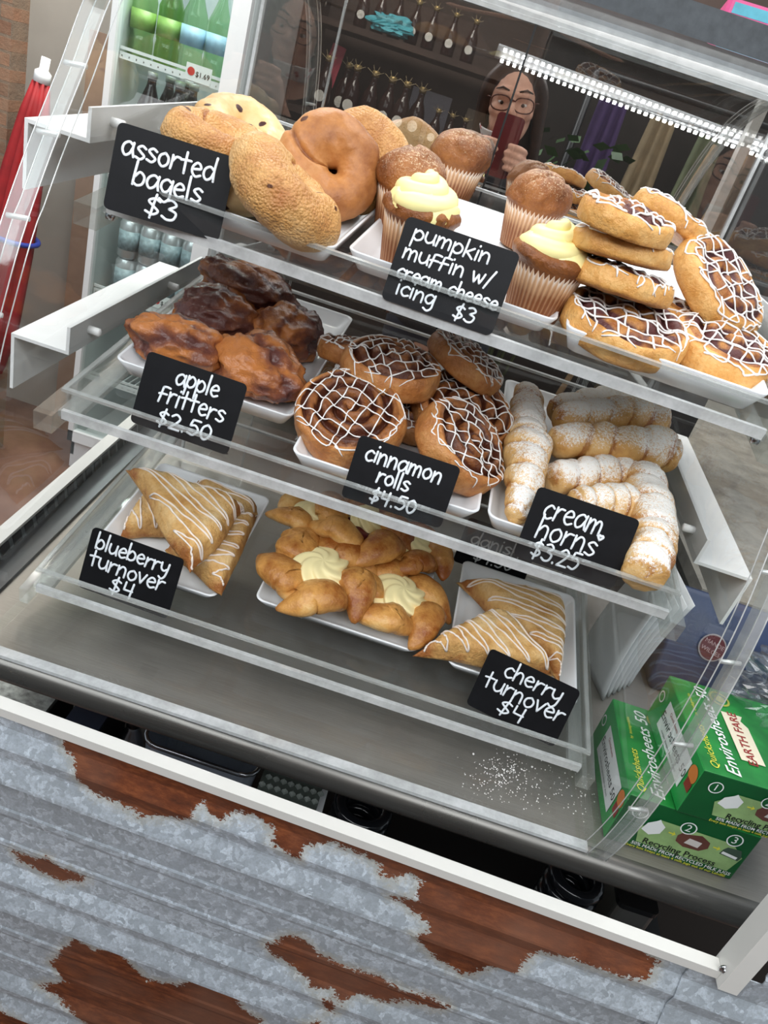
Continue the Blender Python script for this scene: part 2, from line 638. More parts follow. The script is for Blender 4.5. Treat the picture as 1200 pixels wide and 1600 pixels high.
def brick_mat():
    m, nt, out = mat('old_brick')
    tc = node(nt, 'ShaderNodeTexCoord')
    mp = node(nt, 'ShaderNodeMapping'); mp.inputs['Rotation'].default_value = (math.radians(90), 0, 0)
    nt.links.new(tc.outputs['Object'], mp.inputs[0])
    br = node(nt, 'ShaderNodeTexBrick')
    br.inputs['Scale'].default_value = 6.5
    br.inputs['Color1'].default_value = srgb(150, 110, 84); br.inputs['Color2'].default_value = srgb(118, 84, 64)
    br.inputs['Mortar'].default_value = srgb(120, 104, 88); br.inputs['Mortar Size'].default_value = 0.025
    nt.links.new(mp.outputs[0], br.inputs[0])
    n = noise(nt, 14, 6, 0.7)
    c = mixc(nt, ramp(nt, n, [(0.4, (0, 0, 0, 1)), (0.7, (.8, .8, .8, 1))]), br.outputs[0], srgb(138, 114, 92))
    h = math_n(nt, 'ADD', math_n(nt, 'MULTIPLY', br.outputs[1], -0.6), n)
    bsdf(nt, out, c, 0.85, bump=h, bstr=0.6, bdist=0.01)
    return m


M_brick = brick_mat()
struct(MB().box((-2.4, 2.30, 0), (-1.385, 2.38, 3.2)).build('wall_brick_pier', M_brick))
M_wallw = plain('white_painted_wall', srgb(205, 200, 190), 0.8, var=0.05, vscale=8)
M_wallback = plain('dark_brown_back_wall', srgb(62, 47, 40), 0.7, var=0.25, vscale=5)
struct(MB().box((-3.2, 3.3, 0), (2.2, 3.4, 3.2)).build('wall_back', M_wallback))
struct(MB().box((-2.0, 2.76, 0), (-1.17, 2.84, 3.2)).build('wall_left', M_wallw))
struct(MB().box((-3.2, -1.75, 0), (2.2, -1.65, 2.35)).build('wall_behind_street', plain('dark_shop_wall', srgb(50, 43, 38), 0.8, var=0.3, vscale=4)))

# ---- steel counter with a rolled front edge
def steel_mat(name, col, rough, sx=(0.6, 22, 22)):
    m, nt, out = mat(name)
    n = noise(nt, 40, 5, 0.7, stretch=sx)
    n2 = noise(nt, 5, 5, 0.65)
    c = ramp(nt, n, [(0.25, tuple(x * .82 for x in col[:3]) + (1,)), (0.75, tuple(min(1, x * 1.15) for x in col[:3]) + (1,))])
    r = ramp(nt, n2, [(0.3, (rough * .8,) * 3 + (1,)), (0.7, (min(1, rough * 1.4),) * 3 + (1,))])
    bsdf(nt, out, c, r, 0.72, 0.5, bump=n, bstr=0.05, bdist=0.0005)
    return m


M_steel = steel_mat('brushed_steel', srgb(166, 160, 152), 0.38)
M_steelroll = steel_mat('rolled_steel_edge', srgb(104, 102, 98), 0.26)
def roll_y(x): return 0.586 - 0.004 * x
prof = []
for k in range(15):
    a = math.radians(90 + 215 * k / 14)
    prof.append((0.018 * math.cos(a), 0.850 + 0.018 * math.sin(a)))
xs = np.linspace(-0.42, 0.56, 40)
V, F = [], []
cnt = empty('steel_counter', (0, 0.9, 0.80))
tag(cnt, 'brushed steel counter with rolled front edge carrying the clear pastry case', 'counter')
for x in xs:
    for dy, z in prof: V.append((x, roll_y(x) + dy - 0.9, z - 0.80))
npf = len(prof)
for i in range(len(xs) - 1):
    for j in range(npf - 1):
        F.append((i * npf + j, (i + 1) * npf + j, (i + 1) * npf + j + 1, i * npf + j + 1))
F.append(tuple(range(npf))); F.append(tuple(range((len(xs) - 1) * npf, len(xs) * npf))[::-1])
mobj('rolled_edge', V, F, M_steelroll, cnt)
top = MB()
yl, yr = roll_y(-0.42) - 0.9, roll_y(0.56) - 0.9
top.add([(-0.42, yl, 0.067), (0.68, yr, 0.067), (0.68, 0.22, 0.067), (-0.42, 0.22, 0.067), (-0.42, yl, 0.052), (0.68, yr, 0.052), (0.68, 0.22, 0.052), (-0.42, 0.22, 0.052)],
        [(0, 1, 2, 3), (7, 6, 5, 4), (2, 6, 7, 3), (0, 3, 7, 4), (1, 5, 6, 2), (0, 4, 5, 1)])
top.build('counter_top', M_steel, cnt)
for sx in (-0.39, 0.52):
    for sy in (-0.08, 0.18):
        MB().lathe([(0.016, -0.80), (0.016, 0.052)], (sx, sy, 0), 12).build('leg', M_steel, cnt, True)
MB().box((-0.41, -0.28, -0.22), (0.54, 0.21, -0.20)).build('under_shelf', plain('dark_under_shelf', srgb(26, 25, 25), 0.4), cnt)

# white edged black slotted strip along the counter end
slot = empty('slotted_rail', (-0.390, 0.9, 0.868), Matrix.Rotation(math.radians(2.6), 3, 'Z'))
tag(slot, 'black slotted rail with a white top edge running back beside the case', 'rail')
MB().box((-0.036, -0.335, 0), (-0.002, 0.30, 0.004)).build('rail_base', plain('grey_rail_base', srgb(86, 88, 90), 0.3, 0.6), slot)
sl = MB()
for k in range(22):
    y = -0.32 + k * 0.028
    sl.add([(-0.0305, y, 0.006), (-0.0305, y + 0.018, 0.006), (-0.0305, y + 0.012, 0.022), (-0.0305, y - 0.006, 0.022),
            (-0.0290, y, 0.006), (-0.0290, y + 0.018, 0.006), (-0.0290, y + 0.012, 0.022), (-0.0290, y - 0.006, 0.022)],
           [(0, 1, 2, 3), (7, 6, 5, 4), (0, 4, 5, 1), (1, 5, 6, 2), (2, 6, 7, 3), (3, 7, 4, 0)])
sl.build('slot_pattern', plain('black_slot', srgb(26, 26, 28), 0.5), slot)
MB().box((-0.038, -0.335, 0.0), (-0.0305, 0.30, 0.027)).build('rail_face', plain('grey_slot_face', srgb(110, 114, 116), 0.35, 0.3), slot)
MB().box((-0.046, -0.335, 0.027), (-0.028, 0.30, 0.031)).build('white_edge', M_white_trim, slot)

# ---- dark cabinet with a grey slab behind the case
M_slab = plain('dark_grey_speckled_slab', srgb(72, 76, 80), 0.55, var=0.2, vscale=70)
cab = empty('dark_cabinet', (0.75, 1.6, 0))
tag(cab, 'dark cabinet with a thick grey speckled slab on top behind the pastry case', 'cabinet')
MB().box((-0.735, -0.17, 0.0), (-0.25, 0.25, 1.632)).build('body', plain('cabinet_dark_wood', srgb(34, 30, 28), 0.6, var=0.2), cab)
MB().box((-0.738, -0.205, 1.642), (-0.20, 0.27, 1.706)).build('slab_top', M_slab, cab)
MB().box((-0.735, -0.19, 1.632), (-0.22, 0.26, 1.642)).build('shadow_gap', M_black, cab)
MB().box((-0.735, -0.192, 1.612), (-0.25, -0.17, 1.632)).build('lower_rail', plain('grey_rail', srgb(104, 106, 106), 0.5), cab)
# ================================================================== CLEAR PASTRY CASE
CX0, CX1, CYB = -0.345, 0.305, 1.10          # inner faces of the side panels, back plane
TH = 0.012
CURVE = [(0.572, 0.868), (0.560, 0.91), (0.551, 0.96), (0.547, 1.02), (0.549, 1.08), (0.555, 1.14), (0.566, 1.19), (0.580, 1.23), (0.600, 1.28), (0.630, 1.336), (0.655, 1.376), (0.677, 1.41), (0.703, 1.455), (0.735, 1.497), (0.78, 1.538), (0.84, 1.572), (0.92, 1.594), (1.00, 1.602), (CYB + 0.012, 1.604)]
CURVE = [tuple(p) for p in spline(CURVE, 4)]
case = empty('pastry_case', (0, 0.85, 0.868))
tag(case, 'clear acrylic countertop pastry case with curved front and white side brackets', 'display case')
O = Vector((0, 0.85, 0.868))


def cb(lo, hi, name, m, mb=None):
    return MB().box(Vector(lo) - O, Vector(hi) - O).build(name, m, case)


def side_panel(xi, xo):
    outl = CURVE + [(CYB + 0.012, 0.868)]
    n = len(outl)
    V = [(xi, y - O.y, z - O.z) for y, z in outl] + [(xo, y - O.y, z - O.z) for y, z in outl]
    F = [tuple(range(n)), tuple(range(n, 2 * n))[::-1]]
    fm = [0, 0]
    for i in range(n):
        j = (i + 1) % n
        F.append((i, n + i, n + j, j)); fm.append(1)
    o = mobj('side_panel', V, F, None, case, False, mats=[M_panel, M_strip], fmat=fm)
    bm_fix(o)
    return o


def bm_fix(o):
    import bmesh
    bm = bmesh.new(); bm.from_mesh(o.data)
    bmesh.ops.recalc_face_normals(bm, faces=bm.faces)
    bm.to_mesh(o.data); bm.free()


side_panel(CX0, CX0 - TH)
side_panel(CX1, CX1 + TH)
# thick clear lip glued along the curved edge of each panel, seen edge-on as a bright band
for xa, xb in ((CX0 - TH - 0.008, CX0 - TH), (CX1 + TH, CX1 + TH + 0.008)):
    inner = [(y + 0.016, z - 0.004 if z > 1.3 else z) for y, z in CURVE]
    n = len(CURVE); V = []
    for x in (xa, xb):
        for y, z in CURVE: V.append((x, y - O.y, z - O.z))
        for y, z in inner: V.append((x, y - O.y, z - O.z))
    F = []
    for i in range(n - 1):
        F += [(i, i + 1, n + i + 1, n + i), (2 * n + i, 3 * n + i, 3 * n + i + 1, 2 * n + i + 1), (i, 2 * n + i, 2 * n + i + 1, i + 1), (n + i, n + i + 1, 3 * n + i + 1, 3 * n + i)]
    bm_fix(mobj('edge_strip', V, F, M_strip if xa < 0 else M_strip_lit, case, False))

for x in (CX0 - TH - 0.008, CX0, CX1, CX1 + TH + 0.008):
    for dy in (0.0, 0.016):
        MB().tube([Vector((x, y + dy, z - (0.004 if dy and z > 1.3 else 0))) - O for y, z in CURVE], 0.0006, 6).build('polished_corner', M_line, case, True)
for xa, xb, k0 in ((CX0 - TH - 0.007, CX0 - 0.001, 1), (CX1 + 0.001, CX1 + TH + 0.007, -1)):
    for j in (8, 14, 20, 27, 33, 38, 44):
        y, z = CURVE[j]
        MB().tube([Vector((xa, y + 0.003, z)) - O, Vector((xb, y + 0.006, z + 0.002)) - O], 0.0022, 6).build('glue_peg', M_line, case, True)

# base frame: front bottom rail seen as a pale line
cb((CX0, 0.574, 0.868), (CX1, 0.586, 0.872), 'base_rail', M_edge2)
cb((CX0, 0.586, 0.868), (CX1, CYB, 0.8695), 'base_sheet', M_sheet)
# top sheet at the back part
V = []
tc_ = [(y, z) for y, z in CURVE if y >= 0.80]
for x in (CX0, CX1):
    for y, z in tc_: V.append((x, y - O.y, z - O.z))
    for y, z in tc_: V.append((x, y - O.y, z - 0.004 - O.z))
n = len(tc_); F = []
for i in range(n - 1):
    F += [(i, i + 1, 2 * n + i + 1, 2 * n + i), (n + i, 3 * n + i, 3 * n + i + 1, n + i + 1)]
F += [(0, 2 * n, 3 * n, n), (n - 1, 2 * n - 1, 4 * n - 1, 3 * n - 1)]
bm_fix(mobj('top_sheet', V, F, M_sheet, case, True))
cb((CX0, CYB + 0.002, 1.584), (CX1, CYB + 0.014, 1.604), 'top_back_rail', M_edge2)

# back doors: dark-backed clear sliding doors that mirror the shop
def door_mat():
    m, nt, out = mat('reflective_back_door')
    tr = node(nt, 'ShaderNodeBsdfTransparent'); tr.inputs[0].default_value = (0.86, 0.86, 0.84, 1)
    gl = node(nt, 'ShaderNodeBsdfGlossy'); gl.inputs['Roughness'].default_value = 0.008; gl.inputs[0].default_value = (0.92, 0.90, 0.88, 1)
    mx = node(nt, 'ShaderNodeMixShader'); mx.inputs[0].default_value = 0.5
    nt.links.new(tr.outputs[0], mx.inputs[1]); nt.links.new(gl.outputs[0], mx.inputs[2]); nt.links.new(mx.outputs[0], out.inputs[0])
    return m


M_door = door_mat()
d = cb((CX0 + 0.004, CYB, 0.872), (-0.012, CYB + 0.0008, 1.584), 'sliding_door', M_door); d['label'] = 'mirror-like sliding back door behind bagels'
d = cb((-0.0105, CYB, 0.872), (CX1 - 0.002, CYB + 0.0008, 1.584), 'sliding_door', M_door); d['label'] = 'mirror-like sliding back door behind danishes'
cb((-0.0125, CYB - 0.0014, 0.872), (-0.0100, CYB, 1.584), 'door_edge', M_black)
cb((-0.2425, CYB - 0.002, 0.872), (-0.2395, CYB, 1.584), 'door_edge', M_edge)
cb((CX0 + 0.002, CYB - 0.004, 0.872), (CX0 + 0.006, CYB, 1.584), 'back_corner_strip', M_edge2)
cb((CX1 - 0.006, CYB - 0.004, 0.872), (CX1 - 0.002, CYB, 1.584), 'back_corner_strip', M_edge2)

# trays -----------------------------------------------------------------------
SL = 0.155
TRAY = {'top': (0.690, 1.313, -0.316, 0.284), 'mid': (0.650, 1.124, -0.319, 0.285), 'low': (0.650, 0.914, -0.328, 0.286)}
TRAY_N = Vector((0, -SL, 1)).normalized()


TILT = math.atan(SL)
YAW = {'top': -0.058, 'mid': 0.0, 'low': 0.0}          # the top tray sits a little askew on its bars


def tray_n(k): return Matrix.Rotation(YAW[k], 3, 'Z') @ TRAY_N
def tray_rot(k): return Matrix.Rotation(YAW[k], 3, 'Z') @ Matrix.Rotation(TILT, 3, 'X')
def tray_org(k): return Vector((TRAY[k][2], TRAY[k][0], TRAY[k][1]))


def on_tray(k, px, py, h=0.0):
    n = tray_n(k)
    return Vector(on_plane(px, py, tuple(tray_org(k) + Vector((0, 0, h))), tuple(n)))


def tray_point(k, x, y, h=0.0):
    n = tray_n(k); o = tray_org(k)
    z = o.z - (n.x * (x - o.x) + n.y * (y - o.y)) / n.z
    return Vector((x, y, z)) + n * h


def tray_uv(k, u, v, h=0.0):
    """u along the tray's front lip from its left end, v back from the lip"""
    R = tray_rot(k)
    return tray_org(k) + R @ Vector((u, v, h))


def push_back(c, d): return c + (c - Vector(CAM)).normalized() * d


for k, lab in (('top', 'topmost clear acrylic tray holding bagels muffins and danishes'), ('mid', 'middle clear acrylic tray holding fritters cinnamon rolls and cream horns'), ('low', 'lowest clear acrylic tray holding turnovers and cheese danishes')):
    y0, z0, xa, xb = TRAY[k]
    R = tray_rot(k)
    t = empty('shelf_tray', tray_org(k) + R @ Vector((-xa, -0.004, -0.004)), R)
    tag(t, lab, 'tray', 'tilted clear trays of the pastry case')
    D = 0.385
    b = MB()
    b.box((xa, 0, 0), (xb, D, 0.004))
    mobj('tray_base', b.v, b.f, M_sheet, t, False)
    # bent front lip with a frosted lower edge
    hl = 0.027
    l = MB()
    l.box((xa, -0.004, 0.004), (xb, 0.0, hl))
    mobj('front_lip', l.v, l.f, M_sheet, t, False)
    e = MB()
    e.box((xa, -0.0045, hl), (xb, 0.0005, hl + 0.003))
    e.box((xa, -0.0045, -0.0035), (xb, 0.0, 0.006), mi=1)
    mobj('lip_edge', e.v, e.f, None, t, False, mats=[M_edge, M_edge2], fmat=e.fm)
    bl = MB()
    bl.box((xa, D - 0.004, 0.004), (xb, D, hl)).box((xa, D - 0.0045, hl), (xb, D + 0.0005, hl + 0.003), mi=1)
    mobj('back_lip', bl.v, bl.f, None, t, False, mats=[M_sheet, M_edge2], fmat=bl.fm)
    for xs_, xe in ((xa, xa + 0.004), (xb - 0.004, xb)):
        s = MB()
        s.box((xs_, 0, 0.004), (xe, D - 0.004, hl)).box((xs_ - 0.0003, 0, hl), (xe + 0.0003, D - 0.004, hl + 0.003), mi=1)
        mobj('tray_side', s.v, s.f, None, t, False, mats=[M_sheet, M_edge], fmat=s.fm)

# square clear support bars and their screws, part of the case
Rm = Matrix.Rotation(TILT, 4, 'X')
for k in ('top', 'mid', 'low'):
    y0, z0, xa, xb = TRAY[k]
    for side in (-1, 1):
        ys_ = y0 + math.tan(YAW[k]) * (xb - xa) * (side > 0)
        M = Matrix.Translation(Vector((0, ys_ - 0.012, z0 - 0.006)) - O) @ Rm
        if side < 0: x0, x1, i0, i1 = CX0 + 0.0005, xa - 0.007, xa - 0.007, xa + 0.012
        else: x0, x1, i0, i1 = xb + 0.004, CX1 - 0.0005, xb - 0.012, xb + 0.004
        MB().box((x0, 0, -0.021), (x1, 0.40, -0.001), M).build('support_bar', M_bar, case)
        MB().box((i0, 0.012, -0.007), (i1, 0.39, -0.0002), M).build('support_ledge', M_edge, case)
        for yy in (0.02, 0.30):
            MB().lathe([(0.004, 0), (0.004, 0.006), (0.0015, 0.007)], n=10, M=M @ Matrix.Translation((x1 if side < 0 else x0, yy, -0.011)) @ Matrix.Rotation(math.radians(90 * (1 if side < 0 else -1)), 4, 'Y')).build('bar_screw', M_steel_screw, case, True)

# white Z-shaped side brackets screwed on the outside of the side panels
def bracket(zr, side, y0=0.722, y1=1.09):
    xo = CX0 - TH if side < 0 else CX1 + TH
    s = side
    sl = 0.055
    b = MB()
    t = 0.0035
    M = Matrix.Translation(Vector((xo, y0, zr)) - O) @ Matrix.Rotation(math.atan(sl), 4, 'X')
    L = y1 - y0

    def bx(xa, xb, za, zb):
        b.box((min(xa, xb), 0, za), (max(xa, xb), L, zb), M)
    bx(0, s * t, 0, 0.026)
    bx(0, s * 0.062, -t, 0)
    bx(s * 0.0585, s * 0.062, -0.062, -t)
    o = b.build('side_bracket', M_white, case)
    o['label'] = 'white Z-shaped bracket'
    for yy in (0.04, 0.25):
        MB().lathe([(0.0045, 0), (0.0045, 0.012), (0.002, 0.013)], n=10, M=M @ Matrix.Translation((0, yy, 0.013)) @ Matrix.Rotation(math.radians(-90 * s), 4, 'Y')).build('bracket_stud', M_white, case, True)
    return o


bracket(1.353, -1); bracket(1.149, -1); bracket(1.353, 1); bracket(1.149, 1)

# curved clear front sheet between the side panels
fc = [(y, z) for y, z in CURVE if z <= 1.10]

# LED strip light hung over the serving window (seen mirrored in the back doors)
led = empty('led_strip_light', (0.25, 0.30, 1.60))
tag(led, 'double row LED strip light hanging over the serving window, mirrored in the case', 'light')
a0 = Vector((-0.072, 0.30, 1.6035)) - Vector((0.25, 0.30, 1.60)); a1 = Vector((0.75, 0.30, 1.580)) - Vector((0.25, 0.30, 1.60))
MB().tube([a0 - Vector((0.01, 0.02, -0.006)), a1 + Vector((0.01, -0.02, 0.006))], 0.014, 8).build('channel', plain('aluminium_channel', srgb(120, 122, 124), 0.4, 0.6), led)
m_led, nt, out = mat('led_emitter')
em = node(nt, 'ShaderNodeEmission'); em.inputs[0].default_value = (0.97, 0.99, 1.0, 1); em.inputs[1].default_value = 40
nt.links.new(em.outputs[0], out.inputs[0])
dots = MB()
for r_ in (0, 1):
    for k in range(58):
        p = a0.lerp(a1, (k + 0.5) / 58) + Vector((0, 0.0, 0.010 - 0.020 * r_))
        dots.box(p - Vector((0.0032, 0.004, 0.0030)), p + Vector((0.0032, 0.002, 0.0030)))
dots.build('diode_pattern', m_led, led)
for t_ in (0.1, 0.9):
    p = a0.lerp(a1, t_)
    MB().tube([p + Vector((0, -0.02, 0.008)), p + Vector((0, -0.02, 0.9))], 0.0008, 6).build('hanging_wire', M_black, led)
# ================================================================== PLATES
def plate(name, c, w, d, h=0.020, flare=0.010, rotz=0.0, rot=None):
    """rectangular porcelain dish; c is the middle of its foot"""
    loops = []

    def L(hw, hd, r, z): loops.append([(x, y, z) for x, y in rrect(-hw, -hd, hw, hd, r, 4)])
    w2, d2 = w / 2, d / 2
    L(w2 - flare - 0.004, d2 - flare - 0.004, 0.006, 0.0)
    L(w2 - flare, d2 - flare, 0.008, 0.002)
    L(w2 - 0.001, d2 - 0.001, 0.010, h - 0.001)
    L(w2 - 0.0012, d2 - 0.0012, 0.010, h)
    L(w2 - 0.0032, d2 - 0.0032, 0.009, h)
    L(w2 - 0.0042, d2 - 0.0042, 0.009, h - 0.001)
    L(w2 - flare - 0.004, d2 - flare - 0.004, 0.008, 0.006)
    L(w2 - flare - 0.010, d2 - flare - 0.010, 0.008, 0.0045)
    n = len(loops[0]); V = [p for l in loops for p in l]; F = []
    for k in range(len(loops) - 1):
        for i in range(n):
            j = (i + 1) % n
            F.append((k * n + i, k * n + j, (k + 1) * n + j, (k + 1) * n + i))
    F.append(tuple(range(n))[::-1]); F.append(tuple(range((len(loops) - 1) * n, len(loops) * n)))
    M = (Matrix.Rotation(TILT, 4, 'X') if rot is None else rot.to_4x4()) @ Matrix.Rotation(rotz, 4, 'Z')
    M.translation = Vector(c)
    o = mobj(name, V, F, M_porc, None, True, M)
    return o


def plate_on(k, x0, x1, y0, y1, lab, rz=0.0, h=0.020):
    if k == 'top': o = plate('rectangular_plate', tray_uv(k, (x0 + x1) / 2, (y0 + y1) / 2, 0.0013), x1 - x0, y1 - y0, h=h, rot=tray_rot(k))
    else: o = plate('rectangular_plate', tray_point(k, (x0 + x1) / 2, (y0 + y1) / 2, 0.0013), x1 - x0, (y1 - y0) / math.cos(TILT), h=h, rotz=rz)
    tag(o, lab, 'plate', 'white rectangular plates on the trays')
    return o


plate_on('top', 0.0060, 0.203, 0.010, 0.310, 'white rectangular plate under the assorted bagels')
plate_on('top', 0.2100, 0.407, 0.022, 0.318, 'white rectangular plate under the pumpkin muffins')
plate_on('top', 0.4120, 0.594, 0.005, 0.325, 'white rectangular plate under the round berry danishes', h=0.024)
plate_on('mid', -0.312, -0.118, 0.727, 1.015, 'white rectangular plate under the apple fritters')
plate_on('mid', -0.104, 0.088, 0.668, 0.965, 'white rectangular plate under the cinnamon rolls')
plate_on('mid', 0.094, 0.280, 0.670, 0.985, 'white rectangular plate under the sugar dusted cream horns')
plate_on('low', -0.302, -0.146, 0.690, 0.893, 'small white plate under the blueberry turnovers', h=0.017)
plate_on('low', -0.109, 0.087, 0.708, 0.925, 'white rectangular plate under the cheese danishes', h=0.017)
plate_on('low', 0.119, 0.277, 0.708, 0.899, 'small white plate under the cherry turnovers', h=0.017)

# ================================================================== PASTRY MATERIALS


def dough_mat(name, pale, mid, brown, rough=0.45, scale=45, bscale=160, bstr=0.35, fill=None, spots=None, crackle=0.0, sugar=None, gloss_var=False):
    """baked dough; 'bake' attribute 0..1 says how well browned a place is"""
    m, nt, out = mat(name)
    n = noise(nt, scale, 5, 0.65)
    n2 = noise(nt, scale * 5, 3, 0.6)
    bk = attr(nt, 'bake')
    f = math_n(nt, 'ADD', bk, math_n(nt, 'MULTIPLY', math_n(nt, 'SUBTRACT', n, 0.5), 1.15))
    f = math_n(nt, 'ADD', f, math_n(nt, 'MULTIPLY', math_n(nt, 'SUBTRACT', n2, 0.5), 0.35), clamp=True)
    c = ramp(nt, f, [(0.05, pale), (0.5, mid), (0.95, brown)])
    if fill:
        fa = attr(nt, 'fill')
        ff = math_n(nt, 'MULTIPLY', math_n(nt, 'ADD', math_n(nt, 'SUBTRACT', fa, 0.45), math_n(nt, 'MULTIPLY', math_n(nt, 'SUBTRACT', n, 0.5), 0.5)), 3.0, clamp=True)
        c = mixc(nt, ff, c, fill)
    if spots:
        sp = math_n(nt, 'MULTIPLY', math_n(nt, 'SUBTRACT', attr(nt, 'spot'), 0.4), 5.0, clamp=True)
        c = mixc(nt, sp, c, spots)
    r = rough
    if sugar:
        su = attr(nt, 'sugar')
        n3 = noise(nt, 380, 4, 0.75)
        n4 = noise(nt, 1300, 2, 0.6)
        s1 = math_n(nt, 'ADD', su, math_n(nt, 'ADD', math_n(nt, 'MULTIPLY', math_n(nt, 'SUBTRACT', n3, 0.5), 1.5), math_n(nt, 'MULTIPLY', math_n(nt, 'SUBTRACT', n4, 0.5), 1.1)))
        sf = math_n(nt, 'MULTIPLY', math_n(nt, 'SUBTRACT', s1, 0.5), 3.5, clamp=True)
        c = mixc(nt, math_n(nt, 'MULTIPLY', sf, 0.93), c, sugar)
        r = math_n(nt, 'ADD', math_n(nt, 'MULTIPLY', sf, 0.4), rough, clamp=True)
    h = noise(nt, bscale, 4, 0.65)
    if crackle:
        v = node(nt, 'ShaderNodeTexVoronoi'); v.inputs['Scale'].default_value = 420
        tc = node(nt, 'ShaderNodeTexCoord'); nt.links.new(tc.outputs['Object'], v.inputs['Vector'])
        h = math_n(nt, 'ADD', h, math_n(nt, 'MULTIPLY', math_n(nt, 'SUBTRACT', 1.0, v.outputs['Distance']), crackle))
    bsdf(nt, out, c, r, 0, 0.4, bump=h, bstr=bstr, bdist=0.0022)
    return m


M_bagel = dough_mat('bagel_crust', srgb(230, 194, 142), srgb(206, 154, 92), srgb(160, 98, 48), 0.4, 34, 240, 0.65, spots=srgb(92, 52, 30), crackle=0.9)
M_bagel_pale = dough_mat('pale_bagel_crust', srgb(236, 208, 160), srgb(224, 188, 132), srgb(188, 136, 80), 0.4, 25, 220, 0.2, spots=srgb(62, 26, 22))
M_bagel_cin = dough_mat('cinnamon_bagel_crust', srgb(210, 158, 102), srgb(184, 124, 70), srgb(134, 78, 40), 0.4, 30, 220, 0.3, spots=srgb(82, 42, 24))
M_muffin = dough_mat('pumpkin_muffin_crumb', srgb(166, 106, 52), srgb(136, 80, 36), srgb(96, 52, 24), 0.38, 60, 200, 1.0, sugar=srgb(238, 216, 180))
M_danish = dough_mat('danish_crust', srgb(236, 194, 128), srgb(212, 154, 82), srgb(146, 82, 34), 0.38, 40, 170, 0.95, fill=srgb(88, 46, 44))
M_cinroll = dough_mat('cinnamon_roll_crust', srgb(216, 164, 104), srgb(180, 116, 62), srgb(110, 60, 30), 0.36, 40, 180, 0.9, fill=srgb(82, 40, 24))
M_turnover = dough_mat('turnover_crust', srgb(236, 204, 150), srgb(214, 166, 100), srgb(160, 98, 46), 0.45, 42, 170, 1.3)
M_cheese = dough_mat('glazed_danish_crust', srgb(240, 206, 142), srgb(214, 156, 84), srgb(146, 80, 30), 0.27, 30, 190, 0.6)
M_horn = dough_mat('horn_pastry', srgb(232, 192, 132), srgb(214, 164, 96), srgb(170, 108, 52), 0.5, 34, 300, 0.6, sugar=srgb(250, 248, 244))
M_frit = dough_mat('fritter_glazed_crust', srgb(188, 118, 64), srgb(132, 78, 54), srgb(96, 58, 52), 0.15, 42, 120, 1.0)
M_cream = plain('butter_cream', srgb(250, 238, 168), 0.4, var=0.03)
M_cheesefill = plain('cheese_filling', srgb(250, 234, 176), 0.42, var=0.05)
M_jam = plain('dark_cherry_jam', srgb(90, 16, 22), 0.15)


def cup_mat():
    m, nt, out = mat('muffin_paper')
    n = noise(nt, 40, 3)
    f = attr(nt, 'soak')
    f2 = math_n(nt, 'ADD', f, math_n(nt, 'MULTIPLY', math_n(nt, 'SUBTRACT', n, 0.5), 0.5), clamp=True)
    c = ramp(nt, f2, [(0.12, srgb(236, 226, 214)), (0.42, srgb(206, 164, 124)), (0.9, srgb(128, 74, 38))])
    bsdf(nt, out, c, 0.55)
    return m


M_cup = cup_mat()

# ================================================================== PASTRY SHAPES


def revolve(prof, nt=72):
    """closed grid from (r, z) rows, first and last at r=0 -> verts (rows*nt) with poles, faces; returns arrays row index, theta"""
    V, T, Rw = [], [], []
    for i, (r, z) in enumerate(prof):
        for k in range(nt):
            th = 2 * math.pi * k / nt
            V.append((r * math.cos(th), r * math.sin(th), z)); T.append(th); Rw.append(i)
    F = [(i * nt + k, i * nt + (k + 1) % nt, (i + 1) * nt + (k + 1) % nt, (i + 1) * nt + k) for i in range(len(prof) - 1) for k in range(nt)]
    F.append(tuple(range(nt))[::-1]); F.append(tuple(range((len(prof) - 1) * nt, len(prof) * nt)))
    return np.array(V), F, np.array(T), np.array(Rw)


def vnormals(V, F):
    N = np.zeros_like(V)
    for f in F:
        if len(f) > 4: continue
        a, b, c = V[f[0]], V[f[1]], V[f[2]]
        n = np.cross(b - a, c - a)
        for i in f: N[i] += n
    l = np.linalg.norm(N, axis=1, keepdims=True)
    return N / np.maximum(l, 1e-12)


def orient(n, spin=0.0):
    """rotation whose z is n (world), turned by spin degrees about it"""
    z = Vector(n).normalized()
    x = Vector((1, 0, 0)); x = (x - z * x.dot(z)).normalized()
    y = z.cross(x)
    return Matrix((x, y, z)).transposed() @ Matrix.Rotation(math.radians(spin), 3, 'Z')


def place(o, c, R):
    M = R.to_4x4(); M.translation = Vector(c)
    o.matrix_world = M
    return o


class Drape:
    """drops 2-D lines onto a pastry's top, from above in its own frame"""
    def __init__(self, V, F):
        self.b = BVHTree.FromPolygons([tuple(v) for v in V], F)

    def hit(self, x, y, z=1.0):
        h = self.b.ray_cast(Vector((x, y, z)), Vector((0, 0, -1)))
        return h[0], h[1]

    def line(self, pts2, lift=0.0006):
        """runs of points on the surface"""
        runs, cur = [], []
        for x, y in pts2:
            p, n = self.hit(x, y)
            if p is None:
                if len(cur) > 2: runs.append(cur)
                cur = []
            else: cur.append(p + n * lift)
        if len(cur) > 2: runs.append(cur)
        for run in runs:
            for _ in range(2):
                old = list(run)
                for i in range(1, len(run) - 1):
                    q = (old[i - 1] + old[i] * 2 + old[i + 1]) / 4
                    q.z = max(q.z, old[i].z - 0.0004)
                    run[i] = q
        return runs


